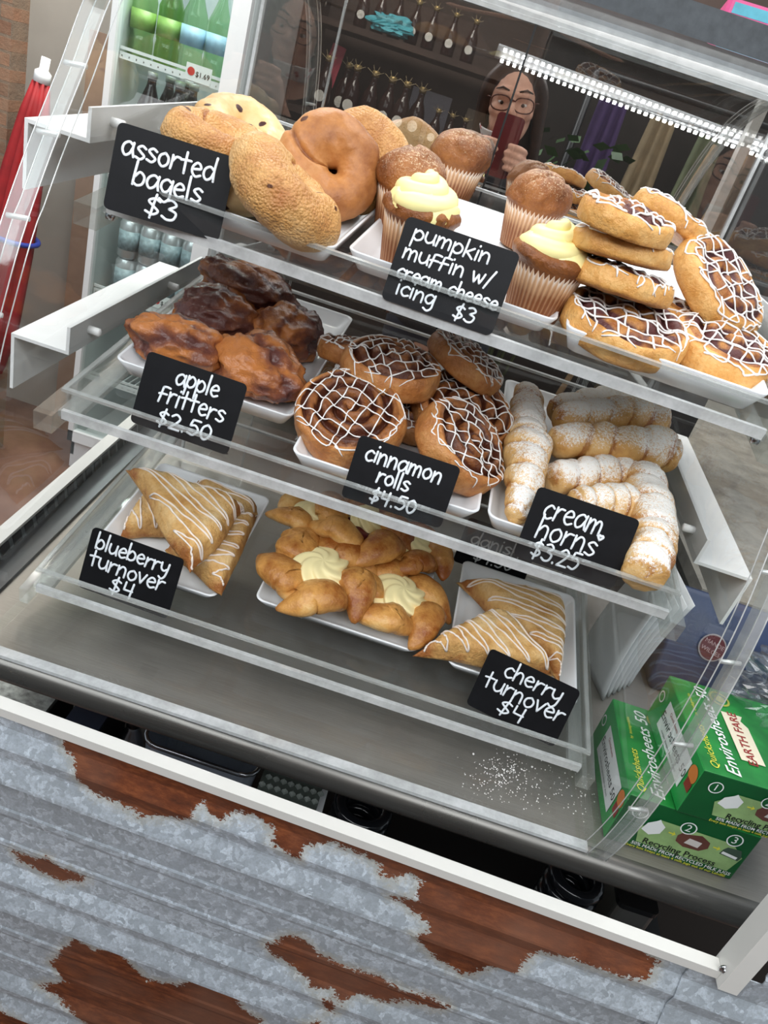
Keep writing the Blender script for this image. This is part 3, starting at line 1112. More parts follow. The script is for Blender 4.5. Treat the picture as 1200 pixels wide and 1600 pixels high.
def icing(name, drape, lines, w, m, parent, label=None, jit=0.0, rs=None, flat=0.55):
    mb = MB()
    for l in lines:
        for run in drape.line(l):
            n = len(run)
            rr = [w * (0.8 + 0.35 * math.sin(i * 0.7 + len(mb.v)) * 0.5 + 0.2) for i in range(n)]
            rr[0] *= 0.55; rr[-1] *= 0.7
            mb.tube(run, rr, 6, True)
    o = mb.build(name, m, parent, True)
    if label: o['label'] = label
    return o


def grid_lines(R, pitch, rs, ang=0.0, wob=0.0025, zig=True):
    """two zigzag passes crossing each other over a disc of radius R"""
    out = []
    for a in (ang, ang + math.radians(82)):
        pts = []
        k = 0
        y = -R * 0.93
        while y < R * 0.93:
            hw = math.sqrt(max(0, (R * 1.02) ** 2 - y * y)) * rs.uniform(0.86, 1.0)
            row = np.linspace(-hw, hw, 14)
            if k % 2: row = row[::-1]
            for x in row: pts.append((x + rs.uniform(-1, 1) * wob * .4, y + rs.uniform(-1, 1) * wob * .5 + (x / R) * pitch * 0.25 * (1 if k % 2 else -1)))
            y += pitch * rs.uniform(0.8, 1.2); k += 1
        sp = spline(pts, 3)
        ca, sa = math.cos(a), math.sin(a)
        out.append([(p[0] * ca - p[1] * sa, p[0] * sa + p[1] * ca) for p in sp])
    return out


def swirl_pastry(name, m, R, H, seed, turns=3.2, rim=0.30, groove=0.0045, iced=True, dome=0.004, pitch=0.0105, iw=0.0011, fillall=0.0, icing_m=None):
    """round pastry: puffed rim and a coiled top with dark filling in the coil; origin at its middle underside"""
    rs = np.random.RandomState(seed)
    prof = [(0.0005, 0.0), (R * .4, 0.0), (R * .75, 0.0005), (R * .9, H * .08)]
    for k in range(1, 10):
        a = -60 + 150 * k / 10
        prof.append((R * (0.90 + 0.10 * math.cos(math.radians(a))), H * (0.40 + 0.46 * math.sin(math.radians(a)) + 0.05)))
    r0 = prof[-1][0]
    rows = 46
    for k in range(1, rows + 1):
        r = r0 * (1 - k / rows)
        prof.append((max(r, 0.0004), H * 0.92))
    V, F, T, Rw = revolve(prof, 84)
    r = np.hypot(V[:, 0], V[:, 1]); q = r / R
    topm = Rw >= 13
    ztop = H * (0.93 - 0.05 * np.clip((1 - q) / rim, 0, 1)) + dome * (1 - q ** 2) - H * 0.10 * np.clip((q - 0.8) / 0.2, 0, 1) ** 2
    V[topm, 2] = ztop[topm]
    ph = q * turns - T / (2 * math.pi)
    fr = ph - np.floor(ph)
    g = np.exp(-((fr - 0.5) / 0.17) ** 2)
    zone = np.clip((0.90 - q) / 0.12, 0, 1) * np.clip((q - 0.02) / 0.05, 0, 1)
    gm = g * zone * topm
    V[:, 2] -= groove * gm * 0.25
    Vs = V.copy(); dz_ = groove * 0.75 * gm
    V[:, 2] -= dz_
    V[:, 2] += 0.0022 * topm * zone * np.cos((fr - 0.0) * 2 * math.pi)
    out_ = 1 + 0.05 * np.sin(2 * T + seed) * 0.5 + 0.03 * fbm(np.c_[np.cos(T), np.sin(T), T * 0], 1.6, 2, seed)
    V[:, :2] *= out_[:, None]
    nz = fbm(V, 60, 3, seed)
    N = vnormals(V, F)
    V = V + N * (nz * 0.0016 * (0.4 + 0.6 * (V[:, 2] > H * .2)))[:, None]
    V[:, 2] += 0.0022 * fbm(V * [1, 1, 0], 22, 2, seed + 3) * np.clip(V[:, 2] / H, 0, 1)
    bake = 0.42 + 0.32 * (topm & (q < .86)) + 0.3 * np.clip(1 - V[:, 2] / (H * .3), 0, 1) + 0.12 * np.clip((V[:, 2] / H - .8) * 4, 0, 1)
    fill = np.clip(gm * 1.25 + fillall * zone * topm * (0.5 + 0.5 * fbm(V, 90, 2, seed + 5)), 0, 1)
    o = mobj(name, V, F, m, None, True, attrs={'bake': bake, 'fill': fill})
    if iced:
        Vd = V.copy(); Vd[:, 2] += dz_ + 0.0004
        d = Drape(Vd, F)
        icing('icing_drizzle', d, grid_lines(R * 0.97, pitch, rs, rs.uniform(0, 3)), iw, icing_m or M_icing, o, 'white drizzled icing')
    return o


def settle(k, o, floor=0.0066):
    """lift a pastry along the tray's normal until nothing of it is below the plate"""
    p0 = tray_org(k); TRAY_N = tray_n(k)
    me = o.data if o.type == 'MESH' else o.children[0].data
    co = np.empty(len(me.vertices) * 3, dtype=np.float32); me.vertices.foreach_get('co', co)
    M = np.array(o.matrix_world)
    w = co.reshape(-1, 3) @ M[:3, :3].T + M[:3, 3]
    h = (w - np.array(p0)) @ np.array(TRAY_N)
    lo = float(h.min())
    if lo < floor:
        mw = o.matrix_world.copy(); mw.translation += TRAY_N * (floor - lo); o.matrix_world = mw
    return lo


# ---------------- round berry danishes on the top tray
DAN = [  # pixel, height above tray, normal, radius, thickness, label
    ((975, 512), 0.022, (0.02, -0.26, 1), 0.0560, 0.030, 'iced round danish lying flat at the front corner of its plate, purple berry coil showing'),
    ((968, 440), 0.046, (0.00, 0.12, 1), 0.0480, 0.024, 'iced round danish seen edge-on in the pile, directly above the front flat one'),
    ((970, 388), 0.075, (-0.06, 0.10, 1), 0.0445, 0.021, 'thin iced round danish second from the top of the leaning pile'),
    ((977, 345), 0.100, (0.02, -0.10, 1), 0.0410, 0.021, 'heavily iced round danish crowning the top of the pile'),
    ((1124, 448), 0.048, (0.46, -0.46, 0.86), 0.0565, 0.027, 'large iced danish leaning steeply against the pile, coil facing outward'),
    ((1115, 570), 0.010, (0.06, -0.28, 1), 0.0530, 0.028, 'iced round danish at the plate front beneath the large leaning one'),
    ((1075, 498), 0.014, (0.05, 0.0, 1), 0.0480, 0.022, 'mostly hidden danish whose bare edge peeks out under the leaning one'),
    ((1045, 345), 0.084, (0.34, 0.10, 1), 0.0430, 0.021, 'iced danish drooping behind the top of the pile, drips on its side'),
]
for i, (p, h, n, R, H, lab) in enumerate(DAN):
    o = swirl_pastry('berry_danish', M_danish, R, H, 20 + i, turns=2.6, rim=0.35, groove=0.004, dome=0.003, pitch=0.0135, iw=0.00088, fillall=1.15)
    c = push_back(on_tray('top', p[0], p[1], h + H * 0.5), {0: .036, 5: .046}.get(i, 0))
    Rm_ = orient(n, 40 * i)
    place(o, c - Rm_ @ Vector((0, 0, H * 0.5)), Rm_)
    settle('top', o)
    tag(o, lab, 'danish', 'round berry danishes on the top tray')

# ---------------- cinnamon rolls on the middle tray
CIN = [
    ((540, 676), 0.030, (-0.12, -0.50, 0.85), 0.0565, 0.038, 'cinnamon roll standing tilted at the front of the plate beside its sign, lattice icing'),
    ((612, 576), 0.060, (-0.03, -0.16, 1), 0.0530, 0.034, 'cinnamon roll lying flat on top of the others beside the fritter plate'),
    ((722, 645), 0.034, (0.16, -0.46, 0.86), 0.0560, 0.034, 'dark cinnamon roll in the middle of the pile beside the first cream horn'),
    ((708, 733), 0.016, (0.46, -0.24, 0.84), 0.0550, 0.036, 'cinnamon roll leaning sideways directly behind the cinnamon rolls sign'),
    ((728, 566), 0.072, (0.34, 0.02, 0.95), 0.0500, 0.026, 'cinnamon roll propped at the back of the pile under the tray above'),
    ((548, 550), 0.044, (-0.1, 0.1, 1), 0.0380, 0.024, 'cinnamon roll mostly hidden behind the flat top one, a corner showing'),
    ((640, 650), 0.012, (0, -0.2, 1), 0.0440, 0.026, 'dark cinnamon roll buried in the centre of the pile'),
]
for i, (p, h, n, R, H, lab) in enumerate(CIN):
    o = swirl_pastry('cinnamon_roll', M_cinroll, R, H, 60 + i, turns=3.6, rim=0.2, groove=0.0055, dome=0.006, pitch=0.0155, iw=0.00072, fillall=0.95)
    c = push_back(on_tray('mid', p[0], p[1], h + (H * 0.3 if i not in (0,) else 0.004)), {0: .022, 3: .024}.get(i, 0))
    Rm_ = orient(n, 25 + 55 * i)
    place(o, c - Rm_ @ Vector((0, 0, H * 0.5)), Rm_)
    settle('mid', o)
    tag(o, lab, 'cinnamon roll', 'cinnamon rolls on the middle tray')


# ---------------- apple fritters
def fritter(name, size, seed):
    nt, npz = 72, 44
    prof = [(max(math.sin(math.pi * k / npz), 0.002), -math.cos(math.pi * k / npz)) for k in range(npz + 1)]
    V, F, T, Rw = revolve(prof, nt)
    U = V.copy()
    d = 0.15 * fbm(U, 1.5, 2, seed) - 0.17 * np.abs(fbm(U, 2.4, 2, seed + 2)) + 0.07 - 0.055 * np.abs(fbm(U, 6, 2, seed + 5)) + 0.02
    fold = np.exp(-((U @ np.array([0.35, 0.9, 0.1]) - 0.1 - 0.15 * fbm(U, 2, 2, seed)) / 0.10) ** 2)
    d = d - 0.06 * fold * (U[:, 2] > -0.2)
    V = U * (1 + d)[:, None] * np.array(size) / 2
    V[:, 2] = np.maximum(V[:, 2], -size[2] * 0.36)
    V = V + vnormals(V, F) * (fbm(V, 70, 3, seed + 7) * 0.0022 - 0.0030 * np.abs(fbm(V, 42, 2, seed + 8)))[:, None]
    bake = np.clip(0.5 + 0.85 * fbm(U, 1.5, 3, seed + 9) - 0.5 * np.clip(fbm(U, 1.1, 1, seed + 12), 0, 1) + 0.5 * fold, 0, 1)
    return mobj(name, V, F, M_frit, None, True, attrs={'bake': bake})


FR = [
    ((385, 450), 0.046, (0.130, 0.070, 0.056), -14, 'dark glazed apple fritter at the very back of the plate, resting on others'),
    ((338, 495), 0.032, (0.108, 0.092, 0.066), 60, 'wrinkled purple-brown apple fritter at the plate edge nearest the white bracket'),
    ((278, 545), 0.022, (0.104, 0.070, 0.052), 5, 'apple fritter peeking over the apple fritters sign, pale fruit lump on top'),
    ((450, 523), 0.030, (0.088, 0.084, 0.064), 110, 'compact round apple fritter at the side of the plate facing the cinnamon rolls'),
    ((402, 578), 0.028, (0.124, 0.086, 0.062), -28, 'long golden-topped apple fritter at the front, beside the apple fritters sign'),
]
for i, (p, h, s, rz, lab) in enumerate(FR):
    o = fritter('apple_fritter', s, 100 + 7 * i)
    place(o, on_tray('mid', p[0], p[1], h), (Matrix.Rotation(TILT, 3, 'X') @ Matrix.Rotation(math.radians(rz), 3, 'Z')))
    settle('mid', o)
    tag(o, lab, 'apple fritter', 'glazed apple fritters on the middle tray')


# ---------------- cream horns
def horn(name, a, b, ra, rb, seed, wraps=5.5, bend=0.0, open_end=True):
    """coiled pastry cone from thin end a to thick end b (world points), dusted from above"""
    a, b = np.array(a), np.array(b)
    L = np.linalg.norm(b - a)
    ax = (b - a) / L
    up = np.array([0, 0, 1.0]); s = np.cross(ax, up); s /= np.linalg.norm(s); w = np.cross(s, ax)
    nl, nt = 84, 44
    V, TT, TH_ = [], [], []
    for i in range(nl + 1):
        t = i / nl
        for k in range(nt):
            th = 2 * math.pi * k / nt
            ph = t * wraps - th / (2 * math.pi) + 0.10 * math.sin(t * 17 + seed) + 0.06 * math.sin(th * 2 + seed)
            f = ph - math.floor(ph)
            rad = (ra + (rb - ra) * t ** 0.8)
            cap = min(1.0, math.sqrt(max(0, 1 - max(0, (0.10 - t) / 0.10) ** 2)) * 0.92 + 0.08) if t < 0.10 else 1.0
            endc = 1.0 if t < 0.96 else math.sqrt(max(0, 1 - ((t - 0.96) / 0.04) ** 2)) * 0.22 + 0.78
            rad = rad * cap * endc * (0.92 + 0.13 * math.sin(math.pi * min(f * 1.08, 1)) ** 0.7 * (0.7 + 0.5 * math.sin(t * 9 + seed) ** 2) - 0.10 * (f > .93) * (f - .93) / .07)
            c = a + ax * (L * t) + w * (bend * math.sin(math.pi * t))
            V.append(c + (s * math.cos(th) + w * math.sin(th)) * rad); TT.append(t); TH_.append(f)
    rim = np.array(V[-nt:])
    mouth = (b - ax * 0.012)
    V += list(mouth + (rim - b) * 0.70); TT += [1.0] * nt; TH_ += [0.1] * nt
    V = np.array(V); n = len(V)
    F = [(i * nt + k, i * nt + (k + 1) % nt, (i + 1) * nt + (k + 1) % nt, (i + 1) * nt + k) for i in range(nl + 1) for k in range(nt)]
    F.append(tuple(range(nt))[::-1]); F.append(tuple(range((nl + 1) * nt, (nl + 2) * nt)))
    F = [f[::-1] for f in F]
    N = vnormals(V, F)
    V = V + N * (fbm(V, 90, 3, seed) * 0.0012 + fbm(V, 30, 2, seed + 2) * 0.0016)[:, None]
    N = vnormals(V, F)
    TH_ = np.array(TH_); TT = np.array(TT)
    up_ = N[:, 2] * 0.8 - N[:, 1] * 0.12
    sugar = np.clip(0.20 + 0.82 * np.clip(up_, -0.3, 1) + 0.22 * fbm(V, 22, 2, seed + 4), -0.6, 0.92)
    sugar[-nt:] = -1
    bake = np.clip(0.35 + 0.5 * (TH_ > .8) + 0.4 * fbm(V, 26, 2, seed + 6), 0, 1)
    mid = (a + b) / 2
    o = mobj(name, V - mid, F, M_horn, None, True, attrs={'bake': bake, 'sugar': sugar}, M=Matrix.Translation(Vector(mid)))
    # cream inside the mouth
    mb = MB()
    prof = [(rb * .66 * math.cos(q), rb * .22 * math.sin(q)) for q in np.linspace(0, math.pi / 2 * .98, 6)]
    Mx = Matrix((Vector(s), Vector(w), Vector(ax))).transposed().to_4x4(); Mx.translation = Vector(mouth - mid)
    mb.lathe(prof, n=20, M=Mx)
    cr_ = mb.build('cream_filling', M_cream, o, True)
    cr_['label'] = 'pale cream filling in the open end'
    return o


def hp(px, py, h): return on_tray('mid', px, py, h)


HORN = [
    ((822, 608, .040), (822, 690, .040), .015, .022, 5, 'cream horn pointing to the back next to the dark cinnamon roll'),
    ((808, 812, .026), (826, 690, .046), .012, .026, 6, 'long cream horn lying nose-forward between the cinnamon rolls and its sign, heavily sugared'),
    ((868, 655, .056), (1030, 652, .060), .018, .024, 7, 'cream horn lying crosswise at the back, second layer of the pile'),
    ((862, 640, .044), (985, 632, .050), .016, .022, 6, 'rearmost cream horn lying crosswise, only its crinkled top showing'),
    ((858, 688, .050), (1046, 706, .050), .018, .025, 6, 'bare-sided cream horn lying crosswise in front, its open end over the plate side'),
    ((855, 752, .024), (985, 750, .026), .018, .022, 6, 'sugared cream horn lying crosswise below the bare-sided one'),
    ((890, 800, .022), (985, 800, .026), .018, .024, 6, 'short cream horn lying crosswise just above the cream horns sign'),
    ((1002, 735, .040), (1020, 850, .034), .022, .025, 5, 'cream horn lying nose-back over the ends of the others by the bracket'),
    ((1000, 912, .020), (1014, 842, .026), .021, .024, 5, 'frontmost cream horn beside the sign, its closed end toward the tray lip'),
]
for i, (a, b, ra, rb, wr, lab) in enumerate(HORN):
    o = horn('cream_horn', hp(*a), hp(*b), ra, rb, 200 + 5 * i, wraps=wr * .72, bend=0.003)
    settle('mid', o)
    tag(o, lab, 'cream horn', 'sugar dusted cream horns on the middle tray')


# ---------------- turnovers
def turnover(name, A, B, C, H, seed, ang=None, crimp=True, pitch=0.0090, iw=0.00112):
    """folded triangle of puff pastry with corners A B C (world) and icing lines drawn along direction ang"""
    A, B, C = [Vector(p) for p in (A, B, C)]
    cen = (A + B + C) / 3
    zz = (B - A).cross(C - A).normalized()
    if zz.z < 0: zz = -zz
    xx = (B - A).normalized(); yy = zz.cross(xx)
    R = Matrix((xx, yy, zz)).transposed()
    T2 = np.array([((R.inverted() @ (p - cen))[:2]) for p in (A, B, C)])
    # area grid by barycentric subdivision, two sheets
    n = 34
    idx = {}; P = []; W = []
    for i in range(n + 1):
        for j in range(n + 1 - i):
            k = n - i - j
            idx[(i, j)] = len(P)
            P.append((T2[0] * i + T2[1] * j + T2[2] * k) / n); W.append((i / n, j / n, k / n))
    P = np.array(P); W = np.array(W)
    mn = W.min(axis=1)
    # pull the corners in and puff the edges outward
    edge = np.clip(mn * 3 / 0.30, 0, 1)
    hgt = H * (0.30 + 0.70 * np.sqrt(1 - (1 - edge) ** 2))
    hgt += H * 0.12 * fbm(np.c_[P, P[:, :1] * 0], 45, 3, seed)
    corner = np.clip((W.max(axis=1) - 0.80) / 0.20, 0, 1)
    hgt *= (1 - 0.45 * corner)
    out_ = 1 + 0.05 * (1 - edge) * np.sin(W[:, 0] * 9 + W[:, 1] * 7 + seed) + 0.10 * np.clip(1 - W.max(axis=1) * 1.05, 0, 1) * (1 - edge)
    P2 = P * out_[:, None]
    rim = (mn == 0)
    top = np.c_[P2, hgt]
    bot = np.c_[P2 * 0.97, np.zeros(len(P2))]
    if crimp:
        ph = W[:, 1] - W[:, 0]
        band = np.clip(1 - W[:, 2] / 0.10, 0, 1)
        top[:, 2] += band * 0.0014 * np.sin(ph * 70)
    V = np.vstack([top, bot]); m0 = len(P)
    F = []
    for i in range(n):
        for j in range(n - i):
            a, b, c = idx[(i, j)], idx[(i + 1, j)], idx[(i, j + 1)]
            F.append((a, b, c)); F.append((m0 + a, m0 + c, m0 + b))
            if j < n - i - 1:
                d = idx[(i + 1, j + 1)]
                F.append((b, d, c)); F.append((m0 + b, m0 + c, m0 + d))
    bl = [idx[(n - k, k)] for k in range(n)] + [idx[(0, n - k)] for k in range(n)] + [idx[(k, 0)] for k in range(n)]
    mid_rows = []
    base = len(V); extra = []
    for t in (0.25, 0.5, 0.75):
        for q in bl:
            p = top[q] * (1 - t) + bot[q] * t
            bul = 1 + 0.03 * math.sin(math.pi * t) + 0.012 * math.sin(t * 40 + q)
            extra.append((p[0] * bul, p[1] * bul, p[2]))
    V = np.vstack([V, np.array(extra)])
    nb = len(bl)
    rows = [bl] + [[base + r * nb + k for k in range(nb)] for r in range(3)] + [[m0 + q for q in bl]]
    for r in range(4):
        for k in range(nb):
            k2 = (k + 1) % nb
            F.append((rows[r][k], rows[r + 1][k], rows[r + 1][k2], rows[r][k2]))
    # consistent winding: make the top face up
    t0 = F[0]; nn = np.cross(V[t0[1]] - V[t0[0]], V[t0[2]] - V[t0[0]])
    if nn[2] < 0: F = [f[::-1] for f in F]
    zr = V[:, 2] / H
    bake = 0.38 + 0.25 * fbm(V, 35, 2, seed + 1) + 0.35 * np.clip(1 - zr, 0, 1) * (zr > 0.05) + 0.4 * np.r_[corner, corner, np.zeros(len(extra))]
    o = mobj(name, V, F, M_turnover, None, True, attrs={'bake': np.clip(bake, 0, 1)})
    bm_fix(o)
    place(o, cen, R)
    # icing zigzag across the triangle
    d = Drape(V, F)
    a = math.radians(ang if ang is not None else 0)
    ca, sa = math.cos(a), math.sin(a)
    rot = np.array([[ca, sa], [-sa, ca]])
    Q = T2 @ rot.T * 0.985
    lo, hi = Q[:, 0].min(), Q[:, 0].max()
    pts = []; k = 0; rs = np.random.RandomState(seed)
    x = lo + pitch * 0.5
    while x < hi - pitch * 0.3:
        ys = []
        for e in range(3):
            p, q = Q[e], Q[(e + 1) % 3]
            if (p[0] - x) * (q[0] - x) < 0: ys.append(p[1] + (x - p[0]) / (q[0] - p[0]) * (q[1] - p[1]))
        if len(ys) == 2:
            y0, y1 = sorted(ys)
            row = np.linspace(y0 * 1.0 + 0.001, y1 - 0.001, 12)
            if k % 2: row = row[::-1]
            for i_, y in enumerate(row):
                pts.append((x + pitch * 0.7 * (i_ / 11) + rs.uniform(-1, 1) * 0.0007, y))
            k += 1
        x += pitch
    sp = spline(pts, 3)
    irot = np.linalg.inv(rot)
    line = [tuple(irot @ np.array(p)) for p in sp]
    icing('icing_drizzle', d, [line], iw, M_icing2, o, 'zigzag icing drizzle')
    return o


def lp(px, py, h): return on_tray('low', px, py, h)


TURN = [
    ((204, 742, .050), (380, 800, .046), (297, 898, .040), .026, 60, 'blueberry turnover lying on top of the others, zigzag icing over three clear corners'),
    ((190, 842, .010), (238, 772, .010), (285, 838, .014), .026, 120, 'blueberry turnover underneath, its rounded corner toward the case side'),
    ((345, 930, .008), (396, 815, .012), (262, 862, .012), .026, 20, 'blueberry turnover underneath at the front edge of its plate'),
    ((404, 806, .014), (305, 762, .014), (330, 840, .018), .026, 90, 'blueberry turnover at the back, one corner pointing to the cheese danishes'),
]
for i, (a, b, c, H, ang, lab) in enumerate(TURN):
    o = turnover('blueberry_turnover', lp(*a), lp(*b), lp(*c), H, 300 + i, ang)
    settle('low', o)
    tag(o, lab, 'turnover', 'iced blueberry turnovers on the lowest tray')
CHER = [
    ((715, 914, .008), (874, 952, .010), (872, 1066, .010), .030, 75, 'cherry turnover lying flat at the back of its plate, long iced edge'),
    ((650, 1028, .012), (770, 962, .026), (862, 1062, .022), .030, 0, 'cherry turnover in front, its tip hanging over the plate toward the cheese danishes'),
]
for i, (a, b, c, H, ang, lab) in enumerate(CHER):
    o = turnover('cherry_turnover', lp(*a), lp(*b), lp(*c), H, 330 + i, ang)
    settle('low', o)
    tag(o, lab, 'turnover', 'iced cherry turnovers on the lowest tray')


# ---------------- cheese danishes: pinwheels of folded dough round a rosette
def petal(mb_pts, rad, n=18, flat=0.7):
    return tube_geo(mb_pts, rad, n, True, flat)


def rosette(parent, R, H, seed, m, name='cheese_rosette', off=(0, 0, 0)):
    rows, nt = 26, 90
    V = []; ra = 7
    for i in range(rows + 1):
        t = i / rows
        r = R * math.cos(t * math.pi / 2) ** 0.8
        z = H * math.sin(t * math.pi / 2) ** 1.1
        for k in range(nt):
            th = 2 * math.pi * k / nt
            w = 1 + 0.13 * math.cos(ra * (th + t * 2.4)) * (1 - t * .5) + 0.03 * math.sin(3 * th + seed)
            V.append((r * w * math.cos(th) + off[0], r * w * math.sin(th) + off[1], z * (1 + 0.10 * math.cos(ra * (th + t * 2.4)) * (1 - t)) + off[2]))
    F = [(i * nt + k, i * nt + (k + 1) % nt, (i + 1) * nt + (k + 1) % nt, (i + 1) * nt + k) for i in range(rows) for k in range(nt)]
    F.append(tuple(range(nt))[::-1]); F.append(tuple(range(rows * nt, (rows + 1) * nt)))
    o = mobj(name, V, F, m, parent, True)
    o['label'] = 'swirled pale yellow cheese filling'
    return o


def cheese_danish(name, R, seed, arms=5, jam=False, spin=0.0, cheese=True):
    rs = np.random.RandomState(seed)
    mb = MB()
    bakes = []

    def addp(v, f, bk):
        mb.add(v, f); bakes.extend(bk)
    # base disc
    prof = [(0.001, 0.0), (R * .7, 0.0), (R * .82, R * .10), (R * .78, R * .22), (R * .5, R * .24), (0.001, R * .22)]
    V, F, T, Rw = revolve(prof, 40)
    addp(V, F, [0.35] * len(V))
    for k in range(arms):
        a0 = 2 * math.pi * k / arms + spin
        # fat folded arm: starts at pointed tip outside, curls round the rim
        ctrl = []
        for t in np.linspace(0, 1, 9):
            ang = a0 + t * 1.45 + 0.15 * rs.uniform(-1, 1) * (t > .3)
            rr = R * (1.20 - 0.52 * min(1, t * 2.2) ** 0.8 + 0.06 * t)
            z = R * (0.08 + 0.27 * math.sin(math.pi * min(1, t * 1.0)))
            ctrl.append((rr * math.cos(ang), rr * math.sin(ang), z))
        pts = spline(ctrl, 4)
        n = len(pts)
        pk_ = rs.uniform(0.30, 0.37)
        rad = [R * (0.025 + pk_ * math.sin(math.pi * min(1, (i / (n - 1)) ** 0.85 * 0.92 + 0.01)) ** 0.9) for i in range(n)]
        rad[-1] *= 0.6
        v, f = tube_geo(pts, rad, 20, True, 0.72)
        v = np.array(v)
        nz = fbm(v, 35, 3, seed + k) * 0.0022
        c = np.array([0, 0, R * .2])
        dirn = (v - c) / np.linalg.norm(v - c, axis=1, keepdims=True)
        v = v + dirn * nz[:, None]
        # crease down the fold
        v[:, 2] = np.maximum(v[:, 2], 0.0)
        tt = np.repeat(np.arange(n) / (n - 1), 20)
        bk = 0.28 + 0.55 * np.clip(v[:, 2] / (R * .55), 0, 1) * (0.6 + 0.4 * rs.rand()) + 0.35 * (1 - np.clip(tt * 4, 0, 1)) + 0.25 * fbm(v, 25, 2, seed + 11)
        addp(v, f, list(np.clip(bk, 0, 1)))
    o = mobj(name, mb.v, mb.f, M_cheese, None, True, attrs={'bake': bakes})
    if jam:
        j = MB().lathe([(0.001, R * .30), (R * .30, R * .30), (R * .52, R * .27), (R * .56, R * .20)][::-1], n=24).build('jam_filling', M_jam, o, True)
        j['label'] = 'dark cherry jam'
    if cheese:
        rosette(o, R * (0.64 if not jam else 0.42), R * 0.40, seed, M_cheesefill, off=(0, 0, R * .18) if not jam else (R * .05, R * .22, R * .2))
    return o


CH = [
    ((500, 897), 0.030, (-0.02, -0.16, 1), 0.056, 5, 0.5, False, 'golden pinwheel cheese danish at the plate front by the blueberry turnovers, big cream swirl'),
    ((622, 938), 0.016, (0.10, -0.10, 1), 0.053, 5, 0.1, False, 'paler pinwheel cheese danish at the front nearest the cherry turnovers, tall cream swirl'),
    ((565, 825), 0.040, (0.08, -0.05, 1), 0.054, 5, 1.0, True, 'cheese danish with dark cherry jam behind the cream swirl ones, under the tray lip'),
    ((488, 812), 0.014, (0.0, 0.1, 1), 0.044, 4, 0.3, False, 'cheese danish tucked at the far plate corner, one folded point showing'),
    ((640, 858), 0.012, (0.1, 0.0, 1), 0.046, 5, 0.7, False, 'cheese danish hidden behind the paler pinwheel, half covered by the jam one'),
]
for i, (p, h, n, R, arms, sp, jam, lab) in enumerate(CH):
    R *= 1.10
    o = cheese_danish('cheese_danish', R, 400 + 3 * i, arms, jam, sp)
    c = lp(p[0], p[1], h + R * 0.22)
    Rm_ = orient(n, 0)
    place(o, c - Rm_ @ Vector((0, 0, R * 0.22)), Rm_)
    settle('low', o)
    tag(o, lab, 'cheese danish', 'cheese danishes on the lowest tray')


# ---------------- bagels
def bagel(name, m, R, r, seed, chips=8, flat=0.92, spread=0.11, bump_=0.0014, twist=0.0):
    nu, nv = 90, 44
    U = []
    V = []
    for i in range(nu):
        a = 2 * math.pi * i / nu
        for k in range(nv):
            b = 2 * math.pi * k / nv
            rr = r * (1 + 0.10 * math.sin(a + seed) + 0.05 * math.sin(2 * a + 2 * seed))
            x = R + rr * math.cos(b)
            V.append((x * math.cos(a), x * math.sin(a), rr * flat * math.sin(b))); U.append((a, b))
    V = np.array(V); U = np.array(U)
    F = [(i * nv + k, ((i + 1) % nu) * nv + k, ((i + 1) % nu) * nv + (k + 1) % nv, i * nv + (k + 1) % nv) for i in range(nu) for k in range(nv)]
    N = vnormals(V, F)
    V = V + N * (fbm(V, 22, 2, seed) * 0.0035 + fbm(V, 75, 3, seed + 3) * bump_)[:, None]
    # closing seam where the ends of the dough overlap
    seam = np.exp(-((((U[:, 0] - 2.2 + 0.5 * np.cos(U[:, 1])) + math.pi) % (2 * math.pi) - math.pi) / 0.07) ** 2)
    V -= N * (0.004 * seam)[:, None]
    rs = np.random.RandomState(seed)
    spot = np.zeros(len(V))
    for _ in range(chips):
        q = V[rs.randint(len(V))]
        w = rs.uniform(0.0028, 0.0054)
        dd = np.linalg.norm((V - q) * np.array([1, 1.4, 1]), axis=1)
        s = np.clip(1.4 - dd / w, 0, 1)
        spot = np.maximum(spot, s)
        V += N * (0.0008 * np.clip(1 - dd / (w * 2.5), 0, 1))[:, None]
    bake = np.clip(0.42 + 0.35 * np.sin(U[:, 1]) * 0.6 + 0.25 * fbm(V, 18, 2, seed + 8) + 0.5 * seam, 0, 1)
    return mobj(name, V, F, m, None, True, attrs={'bake': bake, 'spot': spot})


BAG = [  # mat, px, h, axis, spin, R, r, chips, label
    (M_bagel, (447, 312), 0.050, (0.50, 0.02, 0.86), 0, 0.0295, 0.0255, 9, 'blistered golden raisin bagel tilted at the plate front, largest in view'),
    (M_bagel_cin, (514, 280), 0.042, (0.20, -0.80, 0.42), 60, 0.0290, 0.0225, 6, 'browner bagel propped on edge just behind the largest one, its hole turned outward'),
    (M_bagel, (556, 268), 0.044, (0.10, -0.86, 0.42), 150, 0.0310, 0.0215, 7, 'bagel standing on edge last in the row, next to the muffin plate'),
    (M_bagel, (338, 222), 0.060, (0.14, -0.06, 1), 10, 0.0320, 0.0190, 3, 'smooth tan bagel lying flat on the stack right above the assorted bagels sign'),
    (M_bagel_pale, (378, 206), 0.050, (0.22, -0.22, 0.9), 200, 0.0310, 0.0195, 16, 'pale bagel with dark cherry bits at the back of the plate'),
    (M_bagel_pale, (372, 302), 0.0225, (0.0, -0.15, 1), 0, 0.0320, 0.0200, 8, 'shadowed bagel at the bottom of the stack behind the assorted bagels sign'),
    (M_bagel_pale, (440, 268), 0.0225, (0.0, 0.05, 1), 60, 0.0320, 0.0205, 12, 'bagel lying at the back of the plate, seen mirrored in the case door'),
]
for i, (m_, p, h, ax, sp, R, r, ch, lab) in enumerate(BAG):
    o = bagel('bagel', m_, R, r, 500 + 3 * i, ch)
    place(o, push_back(on_tray('top', p[0], p[1], h), .022 if i == 0 else 0.0), orient(ax, sp))
    settle('top', o)
    tag(o, lab, 'bagel', 'assorted bagels on the top tray')


